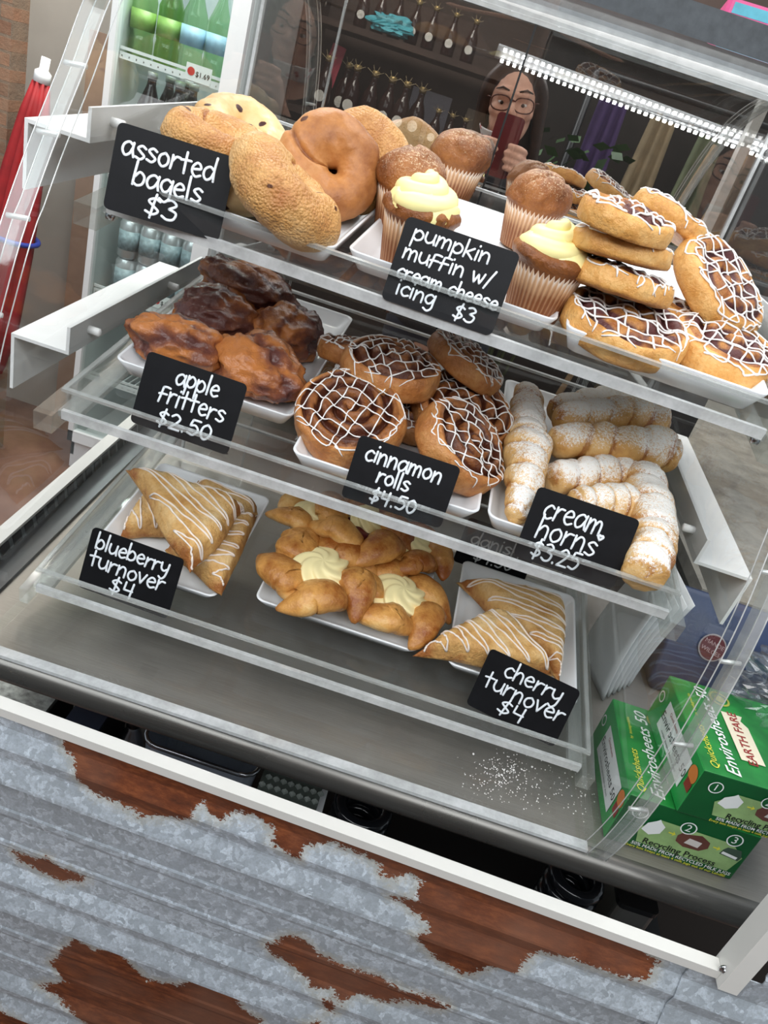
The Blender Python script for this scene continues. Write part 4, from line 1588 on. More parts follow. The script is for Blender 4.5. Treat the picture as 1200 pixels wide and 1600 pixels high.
# ---------------- pumpkin muffins
def muffin(name, frosted, seed, R=0.034, Hc=0.048):
    root = empty(name, (0, 0, 0))
    n = 168; pleats = 42
    V, soak = [], []
    rows = 9
    for side in (0, 1):
        for i in range(rows):
            t = i / (rows - 1) if side == 0 else 1 - i / (rows - 1)
            for k in range(n):
                th = 2 * math.pi * k / n
                tri = abs(((k * pleats / n) % 1) * 2 - 1)
                r = R * (0.74 + 0.26 * t) * (1 - 0.045 * tri * (0.4 + 0.6 * t)) - (0.0006 if side else 0)
                V.append((r * math.cos(th), r * math.sin(th), t * Hc + (0.0008 * tri if t == 1 else 0))); soak.append(0.80 - 0.85 * max(0, (t - 0.45) / 0.55) + 0.34 * (1 - tri) - 0.12)
    F = [(i * n + k, i * n + (k + 1) % n, (i + 1) * n + (k + 1) % n, (i + 1) * n + k) for i in range(2 * rows - 1) for k in range(n)]
    F.append(tuple(range(n))[::-1])
    mobj('paper_cup', V, F, M_cup, root, False, attrs={'soak': soak})
    rs = np.random.RandomState(seed)
    prof = [(0.001, Hc * .3), (R * .86, Hc * .72), (R * .98, Hc * 0.94), (R * 1.08, Hc * 1.02), (R * 1.10, Hc * 1.10)]
    for k in range(1, 22):
        a = math.pi / 2 * k / 21
        prof.append((max(R * 1.10 * math.cos(a) ** 0.9, 0.0006), Hc * 1.10 + R * (0.95 if not frosted else .42) * math.sin(a)))
    V, F, T, Rw = revolve(prof, 80)
    topm = V[:, 2] > Hc * 1.05
    crack = np.abs(fbm(V, 26, 2, seed))
    V2 = V.copy()
    N = vnormals(V, F)
    V2 += N * ((fbm(V, 36, 3, seed + 1) * 0.0030 - 0.0035 * np.clip(0.16 - crack, 0, 1) / 0.16) * topm)[:, None]
    V2[:, 0] += 0.004 * math.cos(seed) * np.clip((V[:, 2] - Hc) / R, 0, 1)
    bake = np.clip(0.5 + 0.4 * fbm(V, 30, 2, seed + 3), 0, 1)
    sug = np.where(topm, 0.22 + 0.28 * np.clip(N[:, 2], 0, 1), -1.0) if not frosted else np.full(len(V), -1.0)
    mobj('crumb_dome', V2, F, M_muffin, root, True, attrs={'bake': bake, 'sugar': sug})
    if frosted:
        # one spiral rope of icing wound inward, laid over a soft mound
        mb = MB()
        base = Hc * 1.10
        R0 = R * 1.02
        pr = [(0.001, base + R * .2), (R0 * .96, base - 0.001), (R0 * 1.06, base + R * .16), (R0 * .92, base + R * .40), (R0 * .6, base + R * .60), (R0 * .3, base + R * .72), (0.001, base + R * .76)]
        pr = [tuple(p) for p in spline(pr, 4)]
        pr = [(max(a, 0.0005), b) for a, b in pr]
        V, F, T, Rw = revolve(pr, 90)
        q = np.hypot(V[:, 0], V[:, 1]) / R0
        sw = T / (2 * math.pi) * 3 + (1 - q) * 1.5
        fr = sw - np.floor(sw)
        up = np.clip((V[:, 2] - base) / (R * .3), 0, 1)
        V[:, 2] += up * 0.0065 * (fr ** 0.8 - 0.5) * np.clip(q * 2.2, 0.25, 1)
        V[:, :2] *= (1 + 0.06 * (fr - .5) * up + 0.05 * np.sin(2 * T + seed))[:, None]
        V[:, 2] += 0.004 * np.clip(1 - q * 3, 0, 1)
        rope = MB(); rope.add(V * np.array([.93, .93, 1]) - np.array([0, 0, .004]), F)
        for arm in (0, math.pi):
            sp_ = []; rr_ = []
            for t in np.linspace(0, 1, 46):
                th = arm + seed + t * 2.6 * math.pi
                rad_ = R0 * (0.80 * (1 - t) ** 0.9 + 0.02)
                sp_.append(Vector((rad_ * math.cos(th), rad_ * math.sin(th), base + R * (0.16 + 0.66 * t ** 1.1))))
                rr_.append(R * (0.30 - 0.14 * t) * min(1, 0.55 + t * 6))
            rope.tube(sp_, rr_, 14)
        o = rope.build('frosting_swirl', M_cream, root, True)
        o['label'] = 'pale yellow cream cheese frosting'
    return root


MUF = [
    ((828, 490), True, 'frosted pumpkin muffin beside the sign, nearest the danish plate'),
    ((632, 425), True, 'frosted pumpkin muffin just behind the sign, nearest the bagels'),
    ((620, 366), False, 'plain pumpkin muffin in a paper cup between the bagels and a frosted muffin'),
    ((697, 318), False, 'taller plain pumpkin muffin at the back, sugar shining on its dome'),
    ((812, 388), False, 'plain sugared pumpkin muffin directly behind the frosted one near the danishes'),
]
for i, (p, fr, lab) in enumerate(MUF):
    o = muffin('pumpkin_muffin', fr, 600 + 7 * i, R=0.0335 if fr else 0.033, Hc=0.050 if fr else 0.048)
    place(o, on_tray('top', p[0], p[1], 0.006), Matrix.Rotation(TILT * .8, 3, 'X'))
    settle('top', o)
    tag(o, lab, 'muffin', 'pumpkin muffins on the top tray')

# small shifts so that neighbouring pastries rest against each other instead of sinking in
NUDGE = {'cheese_danish.004': [-0.0009, -0.0175, 0.0096], 'cheese_danish.003': [0.0017, -0.0174, 0.0097], 'blueberry_turnover.002': [0.0037, -0.0164, 0.0108], 'cherry_turnover': [-0.0045, -0.0167, 0.0101], 'cherry_turnover.001': [-0.001, -0.0052, 0.0053], 'blueberry_turnover': [0.0045, -0.0166, 0.0102], 'apple_fritter.002': [0.0037, -0.011, 0.0059], 'pumpkin_muffin.003': [-0.0003, 0.0057, 0.0017], 'pumpkin_muffin.004': [-0.0, -0.0003, 0.002], 'pumpkin_muffin.001': [-0.0, -0.0006, 0.004]}
for _n, _d in NUDGE.items():
    if _n in bpy.data.objects: bpy.data.objects[_n].matrix_world = Matrix.Translation(Vector(_d)) @ bpy.data.objects[_n].matrix_world
# ================================================================== HAND-LETTERED PRICE CARDS
G = {
    'a': (0.95, [[(.78, .82), (.5, 1), (.18, .78), (.1, .35), (.32, .0), (.62, .18), (.78, .6)], [(.82, 1.0), (.80, .5), (.92, 0)]]),
    'b': (0.9, [[(.12, 1.75), (.10, .9), (.10, 0)], [(.12, .55), (.42, 1), (.76, .72), (.72, .2), (.4, 0), (.12, .14)]]),
    'c': (0.8, [[(.72, .85), (.45, 1), (.15, .68), (.14, .28), (.4, 0), (.74, .16)]]),
    'd': (0.95, [[(.78, .8), (.48, 1), (.16, .75), (.12, .3), (.36, 0), (.65, .2), (.78, .6)], [(.84, 1.75), (.80, .8), (.86, 0)]]),
    'e': (0.85, [[(.15, .5), (.45, .56), (.72, .66), (.62, .94), (.38, 1), (.14, .66), (.16, .26), (.42, 0), (.76, .16)]]),
    'F': (0.8, [[(.24, 1.35), (.2, .7), (.14, 0)], [(.24, 1.35), (.5, 1.42), (.8, 1.38)], [(.02, .7), (.3, .76), (.66, .78)]]),
    'g': (0.9, [[(.76, .82), (.46, 1), (.16, .75), (.12, .35), (.36, .05), (.62, .2), (.76, .6)], [(.82, 1), (.8, .3), (.78, -.35), (.5, -.68), (.16, -.5)]]),
    'h': (0.88, [[(.12, 1.75), (.12, .9), (.1, 0)], [(.12, .5), (.4, .98), (.7, .8), (.74, 0)]]),
    'i': (0.36, [[(.16, 1), (.15, .5), (.15, 0)], [(.18, 1.42), (.19, 1.47)]]),
    'k': (0.85, [[(.12, 1.75), (.12, .9), (.1, 0)], [(.72, 1.05), (.4, .7), (.14, .45)], [(.26, .52), (.5, .28), (.76, 0)]]),
    'l': (0.36, [[(.16, 1.75), (.15, .9), (.16, 0)]]),
    'm': (1.25, [[(.1, 1), (.12, .5), (.1, 0)], [(.12, .55), (.34, .98), (.56, .8), (.58, 0)], [(.58, .55), (.8, .98), (1.04, .8), (1.08, 0)]]),
    'n': (0.9, [[(.1, 1), (.12, .5), (.1, 0)], [(.12, .5), (.4, .98), (.7, .8), (.74, 0)]]),
    'o': (0.9, [[(.5, 1), (.18, .75), (.14, .3), (.42, 0), (.74, .25), (.76, .7), (.5, 1)]]),
    'p': (0.9, [[(.12, 1), (.1, 0), (.08, -.72)], [(.12, .6), (.42, 1), (.76, .72), (.72, .22), (.4, 0), (.12, .2)]]),
    'r': (0.72, [[(.12, 1), (.13, .5), (.1, 0)], [(.13, .52), (.36, .92), (.66, .94)]]),
    's': (0.8, [[(.7, .86), (.42, 1), (.16, .78), (.4, .54), (.68, .3), (.46, .02), (.1, .12)]]),
    't': (0.78, [[(.38, 1.55), (.36, .8), (.36, .0)], [(.02, .92), (.4, .98), (.74, 1.0)]]),
    'u': (0.9, [[(.1, 1), (.1, .35), (.34, .02), (.64, .2), (.74, .5)], [(.76, 1), (.75, .5), (.82, 0)]]),
    'v': (0.8, [[(.06, 1), (.22, .5), (.36, 0)], [(.36, 0), (.54, .5), (.72, 1)]]),
    'w': (1.1, [[(.06, 1), (.16, .5), (.28, 0)], [(.28, 0), (.42, .5), (.52, .85)], [(.52, .85), (.6, .4), (.72, 0)], [(.72, 0), (.86, .5), (.98, 1.05)]]),
    'y': (0.88, [[(.1, 1), (.14, .42), (.4, .18), (.68, .4)], [(.78, 1), (.74, .3), (.62, -.4), (.36, -.7), (.1, -.52)]]),
    '/': (0.6, [[(.06, -.25), (.28, .7), (.54, 1.65)]]),
    '$': (0.86, [[(.72, 1.12), (.44, 1.25), (.18, 1.0), (.42, .72), (.7, .42), (.46, .12), (.1, .25)], [(.5, 1.55), (.42, .7), (.36, -.15)]]),
    '0': (0.85, [[(.46, 1.4), (.18, 1.05), (.14, .4), (.4, 0), (.7, .35), (.74, 1.0), (.46, 1.4)]]),
    '2': (0.85, [[(.14, 1.15), (.42, 1.4), (.7, 1.1), (.5, .6), (.1, .02)], [(.1, .02), (.45, .04), (.78, .04)]]),
    '3': (0.8, [[(.14, 1.28), (.42, 1.4), (.66, 1.12), (.34, .76)], [(.34, .76), (.7, .58), (.62, .12), (.32, 0), (.06, .16)]]),
    '4': (0.85, [[(.16, 1.4), (.14, 1.0), (.12, .66)], [(.12, .66), (.4, .66), (.68, .68)], [(.66, 1.42), (.62, .7), (.58, -.02)]]),
    '5': (0.85, [[(.26, 1.38), (.2, 1.05), (.18, .82)], [(.26, 1.38), (.5, 1.4), (.76, 1.4)], [(.18, .82), (.5, .92), (.74, .55), (.5, .04), (.1, .12)]]),
    '.': (0.4, [[(.16, .06), (.17, .0)]]),
    ' ': (0.6, []),
    '*': (0.5, [[(.25, .0), (.05, .35), (.15, .5), (.25, .36)], [(.25, .36), (.36, .5), (.46, .34), (.25, .0)]]),
}


def hand_text(text, u0, u1, v, xh, W, H, rs, stroke):
    """strokes of a hand-lettered line; u0..u1 and v in fractions of the card, xh = height of a small letter as a fraction of H"""
    adv = sum(G[ch][0] for ch in text)
    sx = (u1 - u0) * W / adv
    sy = xh * H
    x = u0 * W - W / 2
    mb = MB()
    for ch in text:
        w, strokes = G[ch]
        dy = rs.uniform(-0.06, 0.06) * sy
        sh = rs.uniform(0.0, 0.06)
        for st in strokes:
            pts = [(x + (px + sh * py) * sx, 0.0, v * H + dy + py * sy) for px, py in st]
            pts = spline(pts, 5)
            # close the ends with round dabs
            v_, f_ = tube_geo([Vector((p[0], -0.0009, p[2])) for p in pts], stroke, 8, True)
            v_ = [Vector((p[0], -0.0009 + (p[1] + 0.0009) * 0.28, p[2])) for p in v_]
            mb.add(v_, f_)
            for e in (pts[0], pts[-1]):
                prof_ = [(stroke * math.cos(a), stroke * 0.3 * math.sin(a)) for a in (0, .5, 1.0, 1.5)]
                M = Matrix.Translation((e[0], -0.0009, e[2])) @ Matrix.Rotation(math.radians(90), 4, 'X')
                mb.lathe(prof_, n=8, M=M)
        x += w * sx
    return mb


def price_card(k, bl, br, lean, lines, label, W=0.100, H=0.0705, side_px=None, stroke=0.00115, base=None):
    if base is None:
        a, b = on_tray(k, *bl, 0.0012), on_tray(k, *br, 0.0012)
    else:
        a, b = base
    mid = (a + b) / 2
    x = (b - a); x.z = 0; x.normalize()
    th = math.radians(lean)
    fwd = x.cross(Vector((0, 0, 1)))       # toward the viewer (-y)
    up = (Vector((0, 0, 1)) * math.cos(th) - fwd * math.sin(th)).normalized()
    y = up.cross(x)
    # keep the roll of the tray edge
    R = Matrix((x, y, up)).transposed()
    root = empty('price_card', mid, R)
    tag(root, label, 'price sign', 'black hand-lettered price cards in the case')
    loop = rrect(-W / 2, 0, W / 2, H, 0.005, 4)
    n = len(loop)
    V = [(p, -0.0006, q) for p, q in loop] + [(p, 0.0006, q) for p, q in loop]
    F = [tuple(range(n)), tuple(range(n, 2 * n))[::-1]] + [(i, n + i, n + (i + 1) % n, (i + 1) % n) for i in range(n)]
    o = mobj('card', V, F, M_blackcard, root, False); bm_fix(o)
    # folded foot behind the card
    ft = MB()
    c_, s_ = math.cos(th), math.sin(th)
    ft.box((W * 0.28, 0.0006, 0.0), (W * 0.46, 0.018, 0.0012), Matrix.Rotation(-th + TILT, 4, 'X'))
    ft.build('foot', M_blackcard, root)
    rs = np.random.RandomState(len(label) * 7 + 3)
    all_ = MB()
    for (txt, u0, u1, v, xh) in lines:
        t = hand_text(txt, u0, u1, v, xh, W, H, rs, stroke)
        all_.add(t.v, t.f)
    l = all_.build('lettering', M_chalk, root, True)
    l['label'] = 'white hand lettering'
    return root


price_card('top', (162, 328), (340, 375), 14, [('assorted', .06, .86, .66, .155), ('bagels', .19, .79, .37, .155), ('$3', .33, .62, .075, .165)], 'black card lettered assorted bagels, $3, on the top tray')
price_card('top', (597, 467), (765, 525), 14, [('pumpkin', .09, .78, .77, .115), ('muFFin w/', .06, .86, .53, .115), ('cream cheese', .06, .97, .30, .105), ('icing', .10, .45, .11, .115), ('$3', .62, .82, .06, .125)], 'black card lettered pumpkin muffin w/ cream cheese icing, $3', stroke=0.00095)
price_card('mid', (203, 658), (355, 712), 16, [('apple', .32, .76, .70, .15), ('Fritters', .20, .88, .40, .155), ('$2.50', .24, .80, .10, .15)], 'black card lettered apple fritters, $2.50, on the middle tray')
price_card('mid', (535, 776), (685, 825), 16, [('cinnamon', .10, .86, .66, .165), ('rolls', .27, .60, .38, .155), ('$4.50', .26, .72, .08, .15)], 'black card lettered cinnamon rolls, $4.50, on the middle tray', H=0.062)
price_card('mid', (803, 868), (955, 920), 16, [('cream', .12, .70, .63, .19), ('*', .68, .74, .575, .14), ('horns', .12, .72, .34, .19), ('$3.25', .14, .62, .07, .17)], 'black card lettered cream horns, $3.25, with a tiny heart', stroke=0.0011)
price_card('low', (120, 915), (262, 968), 16, [('blueberry', .07, .88, .69, .15), ('turnover', .05, .88, .40, .16), ('$4', .32, .60, .10, .17)], 'black card lettered blueberry turnover, $4, on the lowest tray', W=0.105, stroke=0.0012)
price_card('low', (728, 1097), (865, 1170), 16, [('cherry', .22, .86, .69, .165), ('turnover', .07, .96, .40, .17), ('$4', .30, .62, .11, .17)], 'black card lettered cherry turnover, $4, on the lowest tray', W=0.104)
_a = tray_point('low', 0.108, 0.9095, 0.0012); _b = tray_point('low', 0.210, 0.9095, 0.0012)
price_card('low', None, None, 8, [('danish', .12, .82, .50, .16), ('$4.50', .24, .78, .17, .17)], 'black card lettered danish, $4.50, standing behind the cherry turnover plate', base=(_a, _b), H=0.066)

# spilled powdered sugar on the counter in front of the lowest tray
rs = np.random.RandomState(3)
sg = MB()
for _ in range(420):
    if rs.rand() < .5: px, py = rs.normal(785, 22), rs.normal(1208, 17)
    else: px, py = rs.uniform(720, 930), rs.normal(1238, 26)
    p = at_z(px, py, 0.8706)
    if p[1] < 0.60: continue
    s = rs.uniform(0.0003, 0.0009) * (1.6 if rs.rand() < .05 else 1)
    sg.lathe([(s, 0), (s * .8, s * .7), (s * .2, s)], tuple(p), 5)
sg = sg.build('powdered_sugar', M_icing, None, False)
sg['kind'] = 'stuff'; sg['label'] = 'white powdered sugar spilled on the steel counter in front of the lowest tray'; sg['category'] = 'sugar'
# ================================================================== BOXES AND BAGS BESIDE THE CASE
def text_geo(body, size, shear=0.0, bold=0.0, align='CENTER', spacing=1.0):
    cu = bpy.data.curves.new('lettering', 'FONT')
    cu.body = body; cu.size = size; cu.shear = shear; cu.align_x = align; cu.align_y = 'CENTER'; cu.offset = bold; cu.space_character = spacing
    cu.resolution_u = 2
    ob = bpy.data.objects.new('lettering', cu); COL.objects.link(ob)
    dg = bpy.context.evaluated_depsgraph_get()
    me = bpy.data.meshes.new_from_object(ob.evaluated_get(dg))
    V = [tuple(v.co) for v in me.vertices]; F = [tuple(p.vertices) for p in me.polygons]
    bpy.data.objects.remove(ob); bpy.data.curves.remove(cu); bpy.data.meshes.remove(me)
    return V, F


def face_frame(o, x, up):
    """frame on a box face: x to the right along the writing, up is the top of the letters"""
    x = Vector(x).normalized(); up = Vector(up).normalized(); n = x.cross(up)
    M = Matrix((x, up, n)).transposed().to_4x4(); M.translation = Vector(o)
    return M


def put_text(parent, body, M, size, m, name='lettering', lift=0.0004, **kw):
    V, F = text_geo(body, size, **kw)
    V = [M @ Vector((v[0], v[1], lift)) for v in V]
    return mobj(name, V, F, m, parent, False)


def put_disc(mb, M, x, y, r, lift=0.0003, r0=0.0, n=24, mi=0):
    V = []; F = []
    for k in range(n):
        a = 2 * math.pi * k / n
        V.append(M @ Vector((x + r * math.cos(a), y + r * math.sin(a), lift)))
    if r0:
        for k in range(n):
            a = 2 * math.pi * k / n
            V.append(M @ Vector((x + r0 * math.cos(a), y + r0 * math.sin(a), lift)))
        F = [(k, (k + 1) % n, n + (k + 1) % n, n + k) for k in range(n)]
    else: F = [tuple(range(n))]
    mb.add(V, F, mi)


def put_poly(mb, M, pts, lift=0.0003, mi=0):
    mb.add([M @ Vector((x, y, lift)) for x, y in pts], [tuple(range(len(pts)))], mi)


def box_green():
    m, nt, out = mat('green_printed_card')
    tc = node(nt, 'ShaderNodeTexCoord')
    sp = node(nt, 'ShaderNodeSeparateXYZ'); nt.links.new(tc.outputs['Object'], sp.inputs[0])
    n = noise(nt, 30, 3)
    c = ramp(nt, n, [(0.3, srgb(24, 112, 48)), (0.7, srgb(46, 150, 68))])
    bsdf(nt, out, c, 0.32)
    return m


M_boxg = box_green()
M_boxbright = plain('bright_green_card', srgb(44, 158, 78), 0.35, var=0.05)
M_boxdark = plain('deep_green_card', srgb(14, 88, 42), 0.35, var=0.15, vscale=20)
M_yel = plain('yellow_print', srgb(222, 218, 70), 0.5)
M_wht = plain('white_print', srgb(240, 242, 240), 0.5)
M_blk = plain('black_print', srgb(20, 26, 22), 0.5)
M_red = plain('red_print', srgb(150, 40, 38), 0.5)
M_orange = plain('orange_print', srgb(226, 130, 62), 0.5)
M_hand = plain('brown_hand_print', srgb(104, 62, 52), 0.5, var=0.2)
M_cream_print = plain('cream_print', srgb(232, 222, 196), 0.5)


def sheets_box(loc, rz, label, first=(1, 2, 3), W=0.150, D=0.145, Hh=0.060):
    root = empty('carton', loc, Matrix.Rotation(rz, 3, 'Z'))
    tag(root, label, 'box', 'green cartons of recycled sheets by the case')
    b = MB()
    x0, x1 = 0, W
    vs = [(0, 0, 0), (W, 0, 0), (W, D, 0), (0, D, 0), (0, 0, Hh), (W, 0, Hh), (W, D, Hh), (0, D, Hh)]
    b.add(vs, [(0, 3, 2, 1)], 0); b.add(vs, [(4, 5, 6, 7)], 0); b.add(vs, [(0, 1, 5, 4)], 1); b.add(vs, [(1, 2, 6, 5), (2, 3, 7, 6)], 0); b.add(vs, [(3, 0, 4, 7)], 2)
    o = mobj('body', b.v, b.f, None, root, False, mats=[M_boxg, M_boxdark, M_boxbright], fmat=b.fm)
    bev = o.modifiers.new('bevel', 'BEVEL'); bev.width = 0.0012; bev.segments = 2
    wd = o.modifiers.new('weld', 'WELD')
    o.modifiers.move(1, 0)
    # ---- front face: recycling process picture strip
    M = face_frame((0, -0.0006, 0), (1, 0, 0), (0, 0, 1))
    pk = MB()
    glow = MB()
    put_poly(glow, M, [(W * .22, Hh * .16), (W * .93, Hh * .16), (W * .97, Hh * .5), (W * .85, Hh * .72), (W * .3, Hh * .72), (W * .18, Hh * .45)], 0.0001)
    glow.build('pale_panel', plain('pale_green_print', srgb(150, 182, 120), 0.4, var=.2, vscale=40), o)
    for i, (cx_, cy_) in enumerate([(.13, .74), (.50, .74), (.84, .80)]):
        rings = MB(); put_disc(rings, M, W * cx_, Hh * cy_, Hh * .125, 0.0005, Hh * .105); rings.build('number_ring', M_wht, o)
        put_text(o, str(i + 1), M @ Matrix.Translation((W * cx_, Hh * cy_, 0)), Hh * .2, M_wht, 'numeral', 0.0006)
    for i, (cx_, cy_) in enumerate([(.13, .74), (.50, .74), (.84, .80)]):
        q = MB(); put_disc(q, M, W * cx_, Hh * cy_, Hh * .105, 0.00045); q.build('number_disc', M_boxdark, o)
    jug = MB(); put_poly(jug, M, [(W * x, Hh * (y * .86 + .115)) for x, y in [(.20, .38), (.27, .30), (.34, .40), (.35, .58), (.31, .66), (.29, .72), (.27, .66), (.22, .56)]], 0.0005); jug.build('milk_jug_picture', M_wht, o)
    hd = MB(); put_poly(hd, M, [(W * x, Hh * (y * .86 + .115)) for x, y in [(.46, .50), (.47, .36), (.54, .28), (.66, .30), (.71, .42), (.70, .56), (.62, .66), (.54, .60), (.49, .62)]], 0.0004); hd.build('hands_picture', M_hand, o)
    hd = MB(); put_poly(hd, M, [(W * x, Hh * (y * .86 + .115)) for x, y in [(.53, .38), (.64, .36), (.65, .50), (.55, .52)]], 0.0006); hd.build('pellets_picture', plain('pale_flakes', srgb(214, 206, 200), .6), o)
    sm = MB(); put_poly(sm, M, [(W * x, Hh * (y * .86 + .115)) for x, y in [(.80, .40), (.95, .36), (.96, .46), (.93, .62), (.83, .60), (.81, .52)]], 0.0004); sm.build('carton_picture', plain('grey_green_print', srgb(64, 84, 70), .5), o)
    sm = MB(); put_poly(sm, M, [(W * x, Hh * (y * .86 + .115)) for x, y in [(.81, .42), (.93, .38), (.935, .44), (.815, .48)]], 0.0006); sm.build('carton_label', M_wht, o)
    ar = MB()
    for ax_ in (.39, .735):
        put_poly(ar, M, [(W * (ax_ + dx), Hh * (.545 + dy)) for dx, dy in [(0, .012), (.035, .012), (.035, -.012), (0, -.012)]], 0.0006)
        put_poly(ar, M, [(W * (ax_ + dx), Hh * (.545 + dy)) for dx, dy in [(.03, .05), (.055, 0), (.03, -.05), (.036, 0)]], 0.0006)
    ar.build('arrow', M_yel, o)
    put_text(o, 'Recycling Process', M @ Matrix.Translation((W * .54, Hh * .235, 0)), Hh * .165, M_blk, 'lettering', 0.0009, bold=0.00015)
    put_text(o, '50% MADE FROM RECYCLED MILK JUGS', M @ Matrix.Translation((W * .58, Hh * .120, 0)), Hh * .092, M_wht, 'lettering', 0.0006, bold=0.00008)
    put_text(o, 'Every box keeps at least 4 milk jugs out of our Landfill', M @ Matrix.Translation((W * .55, Hh * .055, 0)), Hh * .075, M_yel, 'lettering', 0.0006, bold=0.00006)
    # ---- top face: the big lettering runs from front to back
    M = face_frame((0, 0, Hh + 0.0006), (0, 1, 0), (-1, 0, 0))      # x of the writing = away from the viewer
    put_text(o, 'Quicksheets', M @ Matrix.Translation((D * .26, -W * .095, 0)), 0.0125, M_yel, 'lettering', 0.0004, shear=0.25)
    put_text(o, 'Envirosheets 50', M @ Matrix.Translation((D * .48, -W * .225, 0)), 0.0205, M_wht, 'lettering', 0.0004, shear=0.25, bold=0.0002)
    put_text(o, 'by  biodegradable', M @ Matrix.Translation((D * .70, -W * .10, 0)), 0.005, M_yel, 'lettering', 0.0004)
    fl = MB(); put_poly(fl, M, [(D * x, -W * y) for x, y in [(.22, .325), (.72, .325), (.72, .49), (.66, .46), (.60, .50), (.22, .50)]], 0.0004); fl.build('cream_flag', M_cream_print, o)
    put_text(o, 'EARTH FARE', M @ Matrix.Translation((D * .46, -W * .41, 0)), 0.0142, M_red, 'lettering', 0.0008, bold=0.0002)
    sl = MB(); put_disc(sl, M, D * .87, -W * .36, 0.012, 0.0004, 0.0095); put_disc(sl, M, D * .87, -W * .36, 0.006, 0.0005); sl.build('leaf_seal', plain('seal_print', srgb(170, 172, 70), .5), o)
    # ---- end face toward the case: white label
    M = face_frame((-0.0006, D, 0), (0, -1, 0), (0, 0, 1))
    lb = MB(); put_poly(lb, M, [(D * .22, Hh * .22), (D * .86, Hh * .22), (D * .86, Hh * .80), (D * .22, Hh * .80)], 0.0004); lb.build('white_label', M_wht, o)
    put_text(o, 'Envirosheets 50', M @ Matrix.Translation((D * .54, Hh * .50, 0)), 0.0145, M_blk, 'lettering', 0.0008)
    put_text(o, 'Quicksheets', M @ Matrix.Translation((D * .42, Hh * .70, 0)), 0.006, M_red, 'lettering', 0.0008)
    put_text(o, 'compact elongated dispenser sheets', M @ Matrix.Translation((D * .54, Hh * .31, 0)), 0.0042, M_blk, 'lettering', 0.0008)
    ob = MB(); put_disc(ob, M, D * .93, Hh * .72, 0.0095, 0.0003); ob.build('orange_dot', M_orange, o)
    rb = MB(); put_poly(rb, M, [(D * .90, Hh * .42), (D * .99, Hh * .42), (D * .99, Hh * .60), (D * .90, Hh * .60)], 0.0006); rb.build('red_tab', M_red, o)
    rc = MB(); put_disc(rc, M, D * .08, Hh * .62, 0.007, 0.0004, 0.0052, 16); rc.build('recycling_mark', M_wht, o)
    return root


sheets_box((0.3265, 0.602, 0.8676), 0.0, 'lower green carton standing on the steel counter against the case', W=0.140, D=0.150, Hh=0.067)
sheets_box((0.374, 0.5985, 0.9354), 0.05, 'upper green carton stacked offset on the lower one, white label on its end', W=0.150, D=0.145, Hh=0.060)

# stacked white deli papers leaning by the case
M_paper = plain('white_paper', srgb(244, 247, 248), 0.7, var=0.02)
for k in range(6):
    V = []; nx, nz = 9, 14
    x0 = 0.336 + 0.0085 * k
    for j in range(nz + 1):
        t = j / nz
        for i in range(nx + 1):
            s = i / nx
            y = 0.835 + 0.115 * s + 0.010 * k
            x = x0 + 0.020 * t * t + 0.018 * (1 - s) ** 2 * (1 - t) + 0.004 * k * t
            z = 0.8685 + 0.150 * t * (1 - 0.05 * s)
            V.append((x, y, z))
    F = [(j * (nx + 1) + i, j * (nx + 1) + i + 1, (j + 1) * (nx + 1) + i + 1, (j + 1) * (nx + 1) + i) for j in range(nz) for i in range(nx)]
    o = mobj('deli_paper', V, F, M_paper, None, True)
    so = o.modifiers.new('thickness', 'SOLIDIFY'); so.thickness = 0.0022
    tag(o, 'white deli paper standing in the curved sheaf between the case and the green cartons', 'paper', 'sheaf of white deli papers')

# navy packet with a round burgundy emblem
navy = empty('navy_packet', (0.50, 0.93, 0.868))
tag(navy, 'navy blue paper packet with an oval burgundy emblem behind the green cartons', 'packet')
nb = MB()
V = []
for z, w, d in ((0.0, .072, .030), (0.02, .076, .036), (0.06, .076, .032), (0.10, .074, .022), (0.125, .072, .006), (0.130, .070, .003)):
    for x, y in rrect(-w, -d, w, d, min(.006, d * .9), 3): V.append((x + 0.002 * math.sin(z * 80 + x * 40), y + z * 0.35, z))
n = len(V) // 6
F = [(r * n + i, r * n + (i + 1) % n, (r + 1) * n + (i + 1) % n, (r + 1) * n + i) for r in range(5) for i in range(n)] + [tuple(range(n))[::-1], tuple(range(5 * n, 6 * n))]
pk = mobj('packet_body', V, F, plain('navy_paper', srgb(44, 60, 94), 0.45, var=0.2, vscale=25, bstr=0.3, bscale=60), navy, True)
Mf = face_frame((-0.012, 0.004, 0.074), (1, 0, 0), (0, 0.42, 1))
Mf = Mf @ Matrix.Rotation(math.radians(-12), 4, 'Z')
em_ = MB(); put_disc(em_, Mf, 0, 0, 0.0195, 0.010, n=32); em_.build('emblem_ring', plain('silver_print', srgb(176, 168, 168), 0.4), pk)
em_ = MB(); put_disc(em_, Mf, 0, 0, 0.0175, 0.0105, n=32); em_.build('emblem_disc', plain('burgundy_print', srgb(110, 52, 56), 0.4), pk)
put_text(pk, 'MANDE', Mf @ Matrix.Translation((0, 0.0055, 0)), 0.0085, plain('pale_print', srgb(206, 180, 178), .5), 'lettering', 0.0108)
put_text(pk, 'WILCES', Mf @ Matrix.Translation((0, -0.0055, 0)), 0.0085, plain('pale_print', srgb(206, 180, 178), .5), 'lettering', 0.0108)

